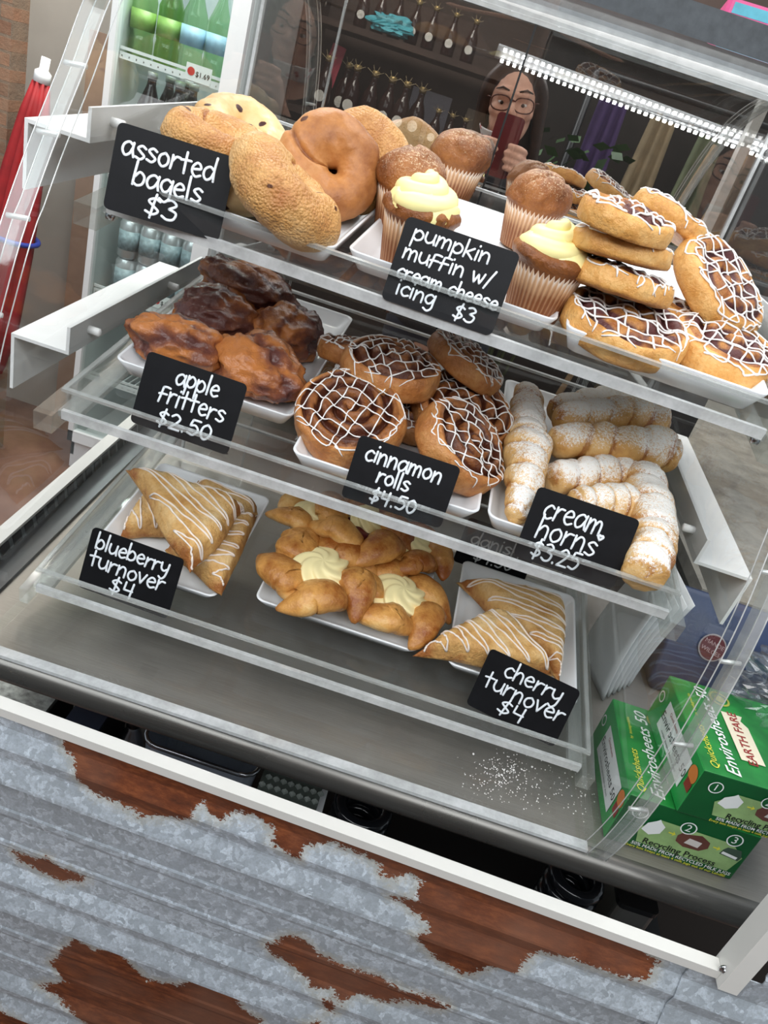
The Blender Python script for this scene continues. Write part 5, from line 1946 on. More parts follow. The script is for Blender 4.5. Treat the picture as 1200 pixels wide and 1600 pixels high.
# crumpled clear plastic bag on the cartons, with something dark in it
def crumple(name, c, size, seed, m, lab, cat, sub=64):
    nt, npz = sub, sub // 2
    prof = [(max(math.sin(math.pi * k / npz), 0.002), -math.cos(math.pi * k / npz)) for k in range(npz + 1)]
    V, F, T, Rw = revolve(prof, nt)
    U = V.copy()
    cell = np.abs(fbm(U, 1.9, 3, seed)); c2 = np.abs(fbm(U, 4.5, 3, seed + 4))
    V = U * (1 + 0.55 * cell + 0.28 * c2 - 0.25)[:, None] * np.array(size) / 2
    V[:, 2] = np.maximum(V[:, 2], -size[2] * 0.40)
    o = mobj(name, V, F, m, None, False, M=Matrix.Translation(Vector(c)))
    return tag(o, lab, cat)


crumple('plastic_bag', (0.525, 0.742, 1.024), (0.150, 0.150, 0.100), 9, clear_sheet('crinkled_clear_film', (0.9, 0.92, 0.94), 2.2, 0.10, 0.06), 'crumpled clear plastic bag lying on top of the upper green carton', 'bag', 80)
crumple('blue_bundle', (0.60, 0.86, 0.945), (0.085, 0.08, 0.19), 15, plain('blue_black_cloth', srgb(34, 44, 62), 0.5, var=.3), 'dark blue crumpled bundle behind the clear plastic bag', 'bundle', 48)
# stand for the far counter: grey stone topped counter beyond the case on the right
st_m, nt, out = mat('grey_stone_top')
n1 = noise(nt, 22, 6, 0.7)
bsdf(nt, out, ramp(nt, n1, [(0.3, srgb(120, 117, 110)), (0.55, srgb(152, 148, 138)), (0.8, srgb(176, 172, 162))]), 0.4, bump=n1, bstr=.1)
sc_ = empty('stone_counter', (1.0, 1.20, 0))
tag(sc_, 'grey stone topped side counter beyond the bags, beside the dark cabinet', 'counter')
MB().box((-0.47, -0.07, 0.905), (0.6, 1.30, 0.93)).build('stone_top', st_m, sc_)
MB().box((-0.45, -0.06, 0), (0.58, 1.28, 0.905)).build('base', plain('counter_base', srgb(60, 58, 55), .6), sc_)

# dark tall thing right of the plastic bag (a black till seen at the frame edge)
tl = empty('card_reader', (0.62, 0.78, 0.868))
tag(tl, 'black till stand at the edge of the steel counter beyond the plastic bag', 'till')
Mt = Matrix.Rotation(math.radians(-18), 4, 'X')
MB().box((-0.03, -0.05, 0.0), (0.07, 0.05, 0.014)).build('till_base', M_black, tl)
MB().box((-0.025, -0.03, 0.014), (0.06, -0.018, 0.15), Mt).build('till_screen', plain('dark_grey_glass', srgb(58, 62, 64), 0.25), tl)
MB().box((0.005, -0.012, 0.012), (0.03, 0.004, 0.10), Mt).build('till_stem', M_black, tl)
# ================================================================== UNDER THE COUNTER
def on_shelf(px, py, z=0.402): return Vector(at_z(px, py, z))


US = 0.6005
tub = empty('steel_basin', (-0.118, 0.712, US))
tag(tub, 'blue-grey steel basin on the dark shelf under the counter', 'basin')
loopo = rrect(-0.072, -0.055, 0.072, 0.055, 0.02, 4); nlo = len(loopo)
HB = 0.125
V = [(x * .86, y * .86, 0) for x, y in loopo] + [(x, y, HB) for x, y in loopo] + [(x * .975, y * .97, HB) for x, y in loopo] + [(x * .84, y * .84, 0.006) for x, y in loopo]
F = [(r * nlo + i, r * nlo + (i + 1) % nlo, (r + 1) * nlo + (i + 1) % nlo, (r + 1) * nlo + i) for r in range(3) for i in range(nlo)] + [tuple(range(nlo))[::-1], tuple(range(3 * nlo, 4 * nlo))]
mobj('basin_body', V, F, plain('blue_grey_steel', srgb(168, 178, 192), 0.3, 0.4), tub, False)
rim_ = MB(); rim_.tube([Vector((x, y, HB)) for x, y in loopo + loopo[:1]], 0.003, 6); rim_.build('basin_rim', M_steel_screw, tub, True)

sol = empty('studded_pad', (0.0, 0.700, US))
tag(sol, 'dark studded rubber scrubber pad on a white block under the counter', 'pad')
MB().box((-0.036, -0.035, 0), (0.044, 0.05, 0.10)).build('white_block', M_porc, sol)
pd = MB().box((-0.040, -0.040, 0.10), (0.036, 0.055, 0.112)); pd.build('pad_body', plain('dark_green_rubber', srgb(84, 92, 86), .4), sol)
kn = MB()
for i in range(8):
    for j in range(7):
        kn.lathe([(0.0045, 0.112), (0.0038, 0.115), (0.001, 0.117)], (-0.036 + i * 0.0096 + (j % 2) * .0045, -0.035 + j * 0.0138, 0), 4)
kn.build('stud_pattern', plain('shiny_green_rubber', srgb(150, 158, 152), .2), sol)

for (x, y, r, n_, lab) in ((0.092, .690, .030, 6, 'black coil-ringed hose roll under the counter near the studded pad'), (0.372, .690, .028, 6, 'black coil-ringed hose roll under the counter near the window corner')):
    t = empty('coil_hose', (x, y, US)); tag(t, lab, 'hose')
    for k in range(n_):
        pts = [Vector((r * math.cos(a), r * math.sin(a), 0.010 + k * 0.0185)) for a in np.linspace(0, 2 * math.pi, 25)]
        MB().tube(pts, 0.0090, 8, False).build('hose_ring', plain('glossy_black_hose', srgb(22, 24, 28), 0.12), t, True)

jr = empty('steel_flask', (-0.212, 0.690, US)); tag(jr, 'small shiny steel flask between the black bin and the basin under the counter', 'flask')
MB().lathe([(0.015, 0), (0.017, .006), (.017, .08), (.012, .098), (.008, .106), (.008, .112)], n=24).build('flask_body', M_steel_screw, jr, True)
MB().lathe([(0.009, .112), (.009, .124), (.003, .126)], n=16).build('flask_cap', M_black, jr, True)
bn = empty('black_bin', (-0.262, 0.70, US)); tag(bn, 'narrow black bin under the counter beside the shiny flask', 'bin')
MB().box((-.020, -.05, 0), (.020, .05, .12)).build('bin_body', M_black, bn)
MB().box((-.021, -.051, .12), (.021, .051, .126)).build('bin_rim', plain('dark_blue_rim', srgb(36, 44, 60), .4), bn)
mt = empty('grey_mesh_tray', (-0.375, 0.72, US)); tag(mt, 'dark metal mesh tray under the far counter end', 'tray')
MB().box((-.07, -.05, .09), (.055, .06, .098)).build('tray_plate', plain('dark_mesh', srgb(150, 154, 150), .4, .3, var=.5, vscale=120), mt)
for sx in (-.06, .045): MB().box((sx - .006, -.045, 0), (sx + .006, .05, .09)).build('tray_leg', M_black, mt)
rd = MB().rbox((-0.335, 0.60, US), (-0.19, 0.64, US + 0.03), .006).build('folded_cloth', plain('rust_pink_cloth', srgb(214, 160, 142), .8, var=.15), None); tag(rd, 'folded rust-pink cloth lying before the black bin under the counter', 'cloth')
pb = empty('steel_container', (0.45, 0.70, US)); tag(pb, 'upright steel container in shadow under the counter corner', 'container')
MB().rbox((-.025, -.03, 0), (.025, .03, .10), .008).build('container_body', plain('dull_steel', srgb(150, 148, 142), .35, .8), pb)
MB().rbox((-.026, -.031, .10), (.026, .031, .108), .008).build('container_lid', M_black, pb)

# ================================================================== DRINKS FRIDGE BEYOND THE CASE
fr = empty('drinks_fridge', (-0.94, 2.40, 0))
tag(fr, 'white glass-fronted drinks fridge standing behind the case, shelves of bottles and cans', 'refrigerator')
FW0, FW1, FD, FH = -0.205, 0.175, 0.50, 2.0
M_fw = plain('fridge_white', srgb(226, 228, 228), 0.4)
M_fi = plain('fridge_liner', srgb(196, 204, 204), 0.5)
MB().box((FW0, FD - .02, 0.05), (FW1, FD, FH)).build('back_panel', M_fi, fr)
MB().box((FW0, 0, 0.05), (FW0 + .012, FD, FH)).build('side_wall', M_fi, fr)
MB().box((FW1 - .012, 0, 0.05), (FW1, FD, FH)).build('side_wall', M_fi, fr)
MB().box((FW0, 0, 0.0), (FW1, FD, 0.12)).build('plinth', M_fw, fr)
MB().box((FW0, 0, FH - .1), (FW1, FD, FH)).build('top_housing', M_fw, fr)
dr = MB().box((FW1 - .05, -.035, 0.12), (FW1, -.004, FH - .1)).box((FW0, -.035, 0.12), (FW0 + .018, -.004, FH - .1)).box((FW0, -.035, 0.12), (FW1, -.004, 0.16)).box((FW0, -.035, FH - .14), (FW1, -.004, FH - .1)).build('door_frame', M_fw, fr)
M_fglass = clear_sheet('fridge_door_glass', (0.93, 0.96, 0.95), 1.0, 0.0, 0.01)
MB().box((FW0 + .018, -.022, 0.16), (FW1 - .05, -.018, FH - .14)).build('glass_pane', M_fglass, dr)
fl_ = bpy.data.lights.new('fridge_tube', 'AREA'); fl_.shape = 'RECTANGLE'; fl_.size = 0.3; fl_.size_y = 0.06; fl_.energy = 4.0; fl_.color = (0.94, 1.0, 0.98)
flo = bpy.data.objects.new('fridge_tube', fl_); COL.objects.link(flo); flo.location = (-0.95, 2.47, 1.86)
M_wire = plain('white_wire', srgb(236, 238, 238), 0.4)
SHELF = [1.352, 1.085, 0.66, 0.36]
for z in SHELF:
    w = MB()
    w.box((FW0 + .014, 0.012, z - .012), (FW1 - .055, 0.018, z + .006))
    w.box((FW0 + .014, 0.012, z + .012), (FW1 - .055, 0.016, z + .020))
    for k in range(14):
        x = FW0 + .02 + k * 0.0218
        w.box((x, 0.012, z - .006), (x + .003, FD - .03, z - .002))
    w.build('wire_shelf', M_wire, fr)

M_clear = clear_sheet('clear_bottle', (0.90, 0.95, 0.93), 1.2)
M_greenb = clear_sheet('green_bottle', (0.62, 0.78, 0.50), 1.2)
M_greenc = clear_sheet('pale_green_bottle', (0.66, 0.85, 0.62), 1.2)
M_cola = plain('dark_cola', srgb(38, 24, 22), 0.12)
M_labred = plain('red_label', srgb(206, 46, 46), 0.4)
M_labsil = plain('silver_label', srgb(206, 208, 210), 0.35, .3)
M_labgreen = plain('green_label', srgb(128, 166, 84), 0.45, var=.25, vscale=40)
M_labblue = plain('pale_blue_label', srgb(150, 186, 206), 0.45, var=.2)
M_can = plain('silver_can', srgb(205, 208, 210), 0.3, .6)
M_candeco = plain('teal_can_print', srgb(156, 176, 182), .4, var=.35, vscale=60)


def bottle(loc, kind, label, group):
    r = 0.0345
    t = empty('soda_bottle', loc)
    tag(t, label, 'bottle', group)
    prof = [(r * .6, 0), (r * .95, .004), (r, .015), (r, .045), (r * .93, .06), (r, .075), (r, .135), (r, .150), (r * .72, .175), (r * .42, .205), (.0125, .216), (.0125, .228)]
    prof = [tuple(p) for p in spline(prof, 3)]
    m_ = {'cola': M_cola, 'green': M_greenb, 'pale': M_greenc, 'clear': M_clear}[kind]
    MB().lathe(prof, n=24).build('bottle_body', m_, t, True)
    lab_ = {'cola': M_labsil, 'green': M_labgreen, 'pale': M_labblue, 'clear': M_labblue}[kind]
    lo_ = .100 if kind == 'cola' else .072
    MB().lathe([(r + .0006, lo_), (r + .0006, lo_ + .05)], n=24).build('label_band', lab_, t, True)
    MB().lathe([(.0145, .226), (.0145, .242), (.012, .244)], n=16).build('cap', {'cola': M_labsil, 'green': M_wht, 'pale': M_wht, 'clear': M_wht}[kind], t, True)
    if kind == 'cola':
        MB().lathe([(r + .0009, .106), (r + .0009, .136)], n=24).build('red_band', M_labred, t, True)
        M = face_frame((0, -r - .0018, .120), (1, 0, 0), (0, 0, 1))
        put_text(t, 'Coke', M, .026, M_wht, 'lettering', 0.0, shear=.2)
    return t


fx = -0.94
gre = [('green', -.155, .06, 'green soda bottle at the hinge end of the upper fridge shelf'), ('green', -.080, .07, 'second green soda bottle on the upper fridge shelf'), ('pale', -.006, .06, 'pale soda bottle in the middle of the upper fridge shelf, behind its price tag'),
       ('clear', .068, .07, 'clear soda bottle on the upper fridge shelf, by the white door post'), ('green', -.118, .155, 'green soda bottle in the second row on the upper fridge shelf'), ('pale', .032, .155, 'pale green bottle in the second row on the upper fridge shelf')]
for k, x, y, lab in gre: bottle((fx + x, 2.40 + y, SHELF[0] + .0005), k, lab, 'bottles on the upper fridge shelf')
colas = [(-.105, .055, 'cola bottle at the front of the second fridge shelf, under the green bottles'), (-.022, .06, 'cola bottle at the front of the second shelf, second from the hinge'), (-.085, .14, 'cola bottle in the second row of the second fridge shelf'), (-.012, .145, 'cola bottle in the second row, nearer the white post'), (-.06, .225, 'cola bottle at the back of the second fridge shelf')]
for x, y, lab in colas: bottle((fx + x, 2.40 + y, SHELF[1] + .0005), 'cola', lab, 'cola bottles on the second fridge shelf')
kk = 0
for lvl in (0, 1):
    for x in (-.115, -.045, .025, .095):
        t = empty('drink_can', (fx + x, 2.46, SHELF[2] + .0005 + lvl * .1205))
        tag(t, ('upper' if lvl else 'lower') + ' stacked silver drink can with teal print, ' + ['by the fridge hinge side', 'second from the hinge side', 'third from the hinge side', 'by the white door post'][[-.115, -.045, .025, .095].index(x)], 'can', 'stacked cans on the third fridge shelf')
        MB().lathe([(.024, 0), (.0325, .008), (.0325, .108), (.027, .118), (.0265, .1195)], n=24).build('can_body', M_can, t, True)
        MB().lathe([(.0330, .03), (.0330, .09)], n=24).build('printed_band', M_candeco, t, True)
        kk += 1


def price_tag(x, z, lab):
    t = empty('shelf_price_tag', (fx + x, 2.4105, z)); tag(t, lab, 'price tag')
    MB().box((-.038, -.001, -.022), (.038, .0005, .022)).build('tag_card', M_wht, t)
    M = face_frame((0, -.0016, 0), (1, 0, 0), (0, 0, 1))
    d_ = MB(); put_disc(d_, M, -.022, .002, .011); d_.build('red_dot', M_labred, t)
    put_text(t, '$1.69', M @ Matrix.Translation((.013, -.002, 0)), .019, M_blk, 'lettering', .0003, bold=.0002)


price_tag(.045, SHELF[0] + .012, 'white price tag reading $1.69 on the upper fridge shelf edge')
price_tag(.045, SHELF[2] + .030, 'white price tag reading $1.69 on the can shelf edge')

# tan board and red parasol by the brick pier
bd = MB().box((-1.29, 2.62, 0.0), (-1.12, 2.64, 1.38)).build('tan_board', plain('tan_board', srgb(186, 156, 134), 0.7, var=.06))
bd.location.x -= 0.05; bd.location.y += 0.02
tag(bd, 'tan upright board leaning beside the drinks fridge', 'board')
um = empty('closed_parasol', (-1.425, 2.22, 0.0))
tag(um, 'closed red parasol with white tip leaning against the brick pier', 'parasol')
ax0, ax1 = Vector((0.0, 0, 0.0)), Vector((0.16, 0.05, 1.30))
V, F = [], []
dirn = (ax1 - ax0).normalized(); sx_ = dirn.orthogonal().normalized(); sy_ = dirn.cross(sx_)
rows_ = [(0.36, .052), (0.5, .066), (0.75, .062), (1.0, .048), (1.15, .034), (1.235, .020)]
for l_, r_ in rows_:
    for k in range(32):
        a = 2 * math.pi * k / 32
        rr = r_ * (1 + .22 * math.cos(8 * a))
        V.append(ax0 + dirn * l_ + (sx_ * math.cos(a) + sy_ * math.sin(a)) * rr)
for r in range(len(rows_) - 1):
    for k in range(32): F.append((r * 32 + k, r * 32 + (k + 1) % 32, (r + 1) * 32 + (k + 1) % 32, (r + 1) * 32 + k))
F += [tuple(range(32))[::-1], tuple(range(5 * 32, 6 * 32))]
mobj('red_canopy', V, F, plain('red_canvas', srgb(150, 22, 26), 0.7, var=.15), um, True)
MB().tube([ax0, ax0 + dirn * 0.4], 0.014, 10).build('pole', plain('pole_wood', srgb(120, 90, 66), .5), um, True)
MB().tube([ax0 + dirn * 1.235, ax0 + dirn * 1.262, ax0 + dirn * 1.27, ax0 + dirn * 1.30], [.022, .022, .012, .012], 12).build('white_tip', M_wht, um, True)
MB().tube([ax0 + dirn * 0.80 + (sx_ * math.cos(a) + sy_ * math.sin(a)) * .078 for a in np.linspace(0, 2 * math.pi, 20)], .008, 6, False).build('blue_tie', plain('blue_tie', srgb(28, 52, 140), .5), um, True)

# ================================================================== SHELF OF DARK SYRUP BOTTLES BEHIND THE CLEAR DOORS
M_shelfw = plain('dark_shelf_wood', srgb(66, 48, 40), 0.6, var=.25, vscale=12)
sh = empty('wooden_shelf_unit', (-0.42, 3.10, 0)); tag(sh, 'dark wooden shelf unit with rows of syrup bottles, seen through the back doors', 'shelf')
for z in (1.05, 1.345, 1.63): MB().box((-.36, -.14, z - .02), (.42, .16, z)).build('shelf_board', M_shelfw, sh)
for x in (-.37, .42): MB().box((x, -.15, 0), (x + .02, .17, 1.9)).build('upright', M_shelfw, sh)
M_syr = plain('dark_amber_glass', srgb(44, 22, 18), 0.1)
M_lab = plain('white_round_label', srgb(226, 222, 214), .5)
M_gold = plain('gold_cap', srgb(176, 150, 96), .35, .5)
M_straw = plain('straw_tie', srgb(196, 176, 140), .7)
syr_proto = None


def syrup(x, y, z, lab, s=1.0):
    global syr_proto
    if syr_proto is None:
        t = empty('syrup_bottle', (0, 0, 0))
        pr_ = [(.022, 0), (.028, .006), (.029, .03), (.027, .08), (.020, .105), (.011, .125), (.010, .148)]
        MB().lathe([tuple(p) for p in spline(pr_, 3)], n=20).build('glass_body', M_syr, t, True)
        MB().lathe([(.012, .146), (.012, .162), (.009, .164)], n=14).build('gold_cap', M_gold, t, True)
        M = face_frame((0, -.0305, .048), (1, 0, 0), (0, 0, 1))
        d_ = MB(); put_disc(d_, M, 0, 0, .0165); d_.build('round_label', M_lab, t)
        st_ = MB()
        for a in (.5, 1.2, 1.9, 2.6): st_.tube([Vector((0, -.012, .15)), Vector((.03 * math.cos(a), -.02, .15 + .028 * math.sin(a)))], .0009, 5)
        st_.build('straw_bow', M_straw, t)
        syr_proto = t; o = t
    else:
        o = syr_proto.copy(); COL.objects.link(o)
        for ch in list(syr_proto.children):
            c = ch.copy(); COL.objects.link(c); c.parent = o
    o.matrix_world = Matrix.Translation((x, y, z)) @ Matrix.Scale(s, 4)
    tag(o, lab, 'bottle', 'syrup bottles on the dark wooden shelf')


for k, (x, y) in enumerate([(-.67, 3.0), (-.61, 3.06), (-.565, 2.99), (-.50, 2.99), (-.44, 3.0), (-.385, 2.99), (-.335, 3.04), (-.26, 3.02), (-.21, 3.05), (-.16, 3.03)]):
    syrup(x, y, 1.3455, ['first', 'second', 'third', 'fourth', 'fifth', 'sixth', 'seventh', 'eighth', 'ninth', 'tenth'][k] + ' dark syrup bottle from the fridge end of the wooden shelf', 1.1 if k < 7 else .8)
for k, x in enumerate([-.60, -.54, -.48, -.42, -.36, -.29, -.22]):
    syrup(x, 3.02, 1.6305, ['first', 'second', 'third', 'fourth', 'fifth', 'sixth', 'seventh'][k] + ' dark syrup bottle on the top shelf board, counted from the fridge end', .8)


def card_on(x, z, w, h, y, m_, lab, rot=0.0, name='wall_notice', cat='notice'):
    M = Matrix.Translation((x, y, z)) @ Matrix.Rotation(math.radians(rot), 4, 'Y')
    o = MB().box((-w / 2, 0, -h / 2), (w / 2, .004, h / 2)).build(name, m_, None, False, M)
    tag(o, lab, cat)
    return o


card_on(-.315, 1.435, .15, .175, 3.20, plain('lilac_card', srgb(176, 172, 184), .7), 'pale lilac card standing behind the syrup bottles', 0, 'standing_card', 'card')
card_on(-.125, 1.46, .10, .10, 3.20, plain('tan_card', srgb(162, 142, 122), .7), 'square tan card next to the pale lilac card', 0, 'standing_card', 'card')
card_on(-.665, 1.50, .05, .13, 3.05, plain('pink_card', srgb(200, 76, 96), .6), 'pink packet standing above the first syrup bottles', 8, 'pink_packet', 'packet')
cl_ = crumple('teal_pouch', (-.49, 2.98, 1.662), (.14, .06, .06), 31, plain('teal_cloth', srgb(80, 176, 190), .6), 'teal cloth pouch lying among the bottles on the top shelf board', 'pouch', 40)
kb = crumple('kraft_bag', (-.885, 3.08, 1.305), (.14, .08, .17), 41, plain('kraft_paper', srgb(176, 136, 100), .75, var=.1), 'small brown kraft paper bag on a stand between fridge and shelf unit', 'bag', 40)
st2 = MB().box((-.945, 2.99, 0), (-.83, 3.15, 1.235)).build('bag_stand', M_shelfw); tag(st2, 'narrow dark wooden stand under the brown kraft bag', 'stand')
pt = empty('framed_picture', (-.95, 3.26, 1.58)); tag(pt, 'framed dark picture in tan tones hung on the back wall above the kraft bag', 'picture')
MB().box((-.13, 0, -.19), (.13, .02, .19)).build('picture_panel', plain('tan_abstract_print', srgb(120, 88, 72), .6, var=.45, vscale=9), pt)
fm_ = MB().box((-.15, -.01, -.21), (-.13, .03, .21)).box((.13, -.01, -.21), (.15, .03, .21)).box((-.15, -.01, .19), (.15, .03, .21)).box((-.15, -.01, -.21), (.15, .03, -.19)); fm_.build('picture_frame', plain('dark_frame', srgb(44, 34, 30), .5), pt)

# pink and blue magazine on the slab of the dark cabinet
mg = empty('glossy_packet', (0.36, 1.45, 1.7064), Matrix.Rotation(math.radians(-6), 3, 'Z')); tag(mg, 'pink and blue glossy packet lying on the grey slab at the frame corner', 'packet')
MB().rbox((-.11, -.045, 0), (.14, .10, .022), .012).build('pink_packet_body', plain('hot_pink_print', srgb(232, 92, 150), .3, var=.12, vscale=12), mg)
MB().rbox((-.10, -.0455, .004), (.01, -.04, .018), .001).build('blue_print_band', plain('sky_blue_print', srgb(90, 180, 200), .3, var=.2), mg)
# ================================================================== PHOTOGRAPHER AT THE WINDOW (mirrored in the back doors)
def caps(mb, pts, rad, n=14):
    """tapered limb with rounded ends"""
    P = [Vector(p) for p in pts]
    q, r = [], []
    d0 = (P[1] - P[0]).normalized(); d1 = (P[-1] - P[-2]).normalized()
    for a in (0.98, 0.8, 0.5, 0.2): q.append(P[0] - d0 * rad[0] * a); r.append(rad[0] * math.sqrt(1 - a * a))
    if len(P) > 2:
        sp = spline([tuple(p) + (rr,) for p, rr in zip(P, rad)], 5)
        for s in sp: q.append(Vector(s[:3])); r.append(float(s[3]))
    else:
        for k in range(7):
            t = k / 6; q.append(P[0].lerp(P[1], t)); r.append(rad[0] * (1 - t) + rad[1] * t)
    for a in (0.2, 0.5, 0.8, 0.98): q.append(P[-1] + d1 * rad[-1] * a); r.append(rad[-1] * math.sqrt(1 - a * a))
    mb.tube(q, r, n)


def ell(mb, c, r, M=None, n=28):
    prof = [(max(math.sin(math.pi * k / 18), 0.01), -math.cos(math.pi * k / 18)) for k in range(19)]
    X = Matrix.Translation(Vector(c)) @ (M if M is not None else Matrix.Identity(4)) @ Matrix.Diagonal((r[0], r[1], r[2], 1))
    mb.lathe(prof, n=n, M=X)


def fused(mb, name, m, parent, vox, smooth=4):
    o = mb.build(name, m, parent, True)
    rm = o.modifiers.new('fuse', 'REMESH'); rm.mode = 'VOXEL'; rm.voxel_size = vox; rm.use_smooth_shade = True
    sm = o.modifiers.new('soften', 'SMOOTH'); sm.iterations = smooth; sm.factor = 0.5
    return o


PX, PY = -0.02, -0.36
per = empty('person', (PX, PY, 0))
tag(per, 'person in black t-shirt and glasses holding up a dark red phone, mirrored in the doors', 'person')
def L(x, y, z): return (x - PX, y - PY, z)


skin_m, nt, out = mat('skin')
n1 = noise(nt, 35, 3)
bsdf(nt, out, ramp(nt, n1, [(0.3, srgb(216, 162, 136)), (0.7, srgb(236, 186, 160))]), 0.5, 0, 0.35)
b = MB()
HC = (PX, -0.335, 1.545)
Hm = Matrix.Rotation(math.radians(-8), 4, 'Y') @ Matrix.Rotation(math.radians(-4), 4, 'X')
def hd(x, y, z):
    v = Hm @ Vector((x, y, z)); return L(HC[0] + v.x, HC[1] + v.y, HC[2] + v.z)


ell(b, hd(0, -0.010, 0.022), (0.074, 0.094, 0.092), Hm)
ell(b, hd(0, 0.020, -0.030), (0.060, 0.068, 0.080), Hm)
ell(b, hd(0, 0.052, -0.088), (0.030, 0.028, 0.024), Hm)          # chin
ell(b, hd(0, 0.070, 0.028), (0.052, 0.022, 0.020), Hm)           # brow
caps(b, [hd(0, 0.082, 0.018), hd(0, 0.100, -0.018)], [0.008, 0.011], 12)  # nose
ell(b, hd(0.011, 0.090, -0.022), (0.008, 0.009, 0.007), Hm); ell(b, hd(-0.011, 0.090, -0.022), (0.008, 0.009, 0.007), Hm)
ell(b, hd(0, 0.082, -0.050), (0.024, 0.010, 0.006), Hm); ell(b, hd(0, 0.080, -0.060), (0.021, 0.011, 0.007), Hm)  # lips
ell(b, hd(0.040, 0.056, -0.018), (0.024, 0.024, 0.022), Hm); ell(b, hd(-0.040, 0.056, -0.018), (0.024, 0.024, 0.022), Hm)
for s in (-1, 1): ell(b, hd(s * 0.076, -0.004, 0.0), (0.008, 0.020, 0.032), Hm)                                   # ears
for s in (-1, 1): ell(b, hd(s * 0.031, 0.067, 0.0125), (0.0150, 0.0125, 0.0065), Hm); ell(b, hd(s * 0.031, 0.066, -0.0085), (0.0140, 0.0115, 0.0055), Hm)   # lids
caps(b, [L(PX, -0.355, 1.47), L(PX, -0.375, 1.34)], [0.050, 0.058])
ell(b, L(PX, -0.385, 1.22), (0.160, 0.105, 0.165)); ell(b, L(PX, -0.380, 1.00), (0.130, 0.098, 0.150)); ell(b, L(PX, -0.385, 0.86), (0.165, 0.115, 0.125))
caps(b, [L(PX - .12, -0.38, 1.325), L(PX + .12, -0.38, 1.325)], [0.056, 0.056])
ARM = {1: [(.150, -.375, 1.315), (.200, -.255, 1.105), (.072, -.075, 1.325)], -1: [(-.190, -.375, 1.315), (-.245, -.250, 1.105), (-.098, -.075, 1.318)]}
for s in (1, -1):
    A = [L(*p) for p in ARM[s]]
    caps(b, [A[0], A[1]], [0.050, 0.040]); caps(b, [A[1], A[2]], [0.040, 0.026])
    # palm beside the phone, four fingers round its back, thumb on the screen side
    ex = (0.030 if s > 0 else -0.046)
    W = ARM[s][2]
    pc = (ex + s * 0.022, -0.030, 1.394)
    caps(b, [L(*W), L(pc[0] + s * .004, -.045, 1.368), L(pc[0], pc[1], pc[2] + 0.012)], [0.026, 0.027, 0.022])
    for k in range(4):
        z = 1.388 + 0.0175 * k
        ln = (0.017, 0.023, 0.025, 0.020)[k]
        caps(b, [L(ex + s * .022, -.030, z - .004), L(ex + s * .014, -.006, z), L(ex - s * .002, .0045, z + .002), L(ex - s * ln, .0030, z + .003)], [0.0095, 0.0085, 0.0080, 0.0068], 12)
    caps(b, [L(ex + s * .020, -.038, 1.388), L(ex + s * .010, -.044, 1.420), L(ex - s * .012, -.030, 1.440)], [0.012, 0.010, 0.0078], 12)
for s in (1, -1):
    caps(b, [L(PX + s * .085, -.385, .84), L(PX + s * .095, -.365, .47), L(PX + s * .100, -.395, .09)], [0.085, 0.055, 0.038])
    caps(b, [L(PX + s * .100, -.41, .045), L(PX + s * .110, -.26, .030)], [0.036, 0.028])
body = fused(b, 'body', skin_m, per, 0.0042, 3)
# shirt
M_shirt = plain('black_shirt_cloth', srgb(30, 31, 34), 0.85, var=.2, vscale=30)
b = MB()
ell(b, L(PX, -0.385, 1.22), (0.178, 0.122, 0.185)); ell(b, L(PX, -0.380, 1.00), (0.150, 0.115, 0.165)); ell(b, L(PX, -0.385, 0.88), (0.178, 0.128, 0.10))
caps(b, [L(PX - .125, -0.38, 1.322), L(PX + .125, -0.38, 1.322)], [0.066, 0.066])
for s in (1, -1):
    A = [Vector(L(*p)) for p in ARM[s]]
    caps(b, [A[0], A[0].lerp(A[1], .62)], [0.062, 0.062])
fused(b, 'black_t_shirt', M_shirt, per, 0.008, 4)
b = MB()
ell(b, L(PX, -0.385, 0.86), (0.172, 0.122, 0.10))
for s in (1, -1): caps(b, [L(PX + s * .088, -.385, .84), L(PX + s * .097, -.365, .47), L(PX + s * .100, -.395, .10)], [0.095, 0.068, 0.055])
fused(b, 'dark_trousers', plain('dark_denim', srgb(34, 38, 48), .85), per, 0.010, 4)
for s in (1, -1):
    b = MB(); caps(b, [L(PX + s * .100, -.42, .052), L(PX + s * .112, -.245, .040)], [0.046, 0.038]); fused(b, 'shoe', plain('dark_shoe', srgb(40, 38, 38), .6), per, 0.006, 2)
# hair: centre-parted, falling behind the shoulders
M_hair = plain('brown_hair', srgb(58, 40, 30), 0.45, var=.35, vscale=60)
b = MB()
ell(b, hd(0, -0.022, 0.034), (0.083, 0.098, 0.092), Hm)
for s in (1, -1):
    for k in range(5):
        caps(b, [hd(s * .022, 0.050 - k * .022, 0.108), hd(s * (.072 + .004 * (k % 2)), 0.030 - k * .026, 0.045), hd(s * .086, -.010 - k * .018, -.055), hd(s * .094, -.045 - k * .012, -.17)], [0.014, 0.018, 0.019, 0.014], 10)
for k in range(7): caps(b, [hd(-.06 + .02 * k, -.095, .05), hd(-.07 + .023 * k, -.105, -.06), hd(-.07 + .023 * k, -.085, -.19)], [.022, .024, .016], 10)
h_ = fused(b, 'brown_hair', M_hair, per, 0.0055, 3)
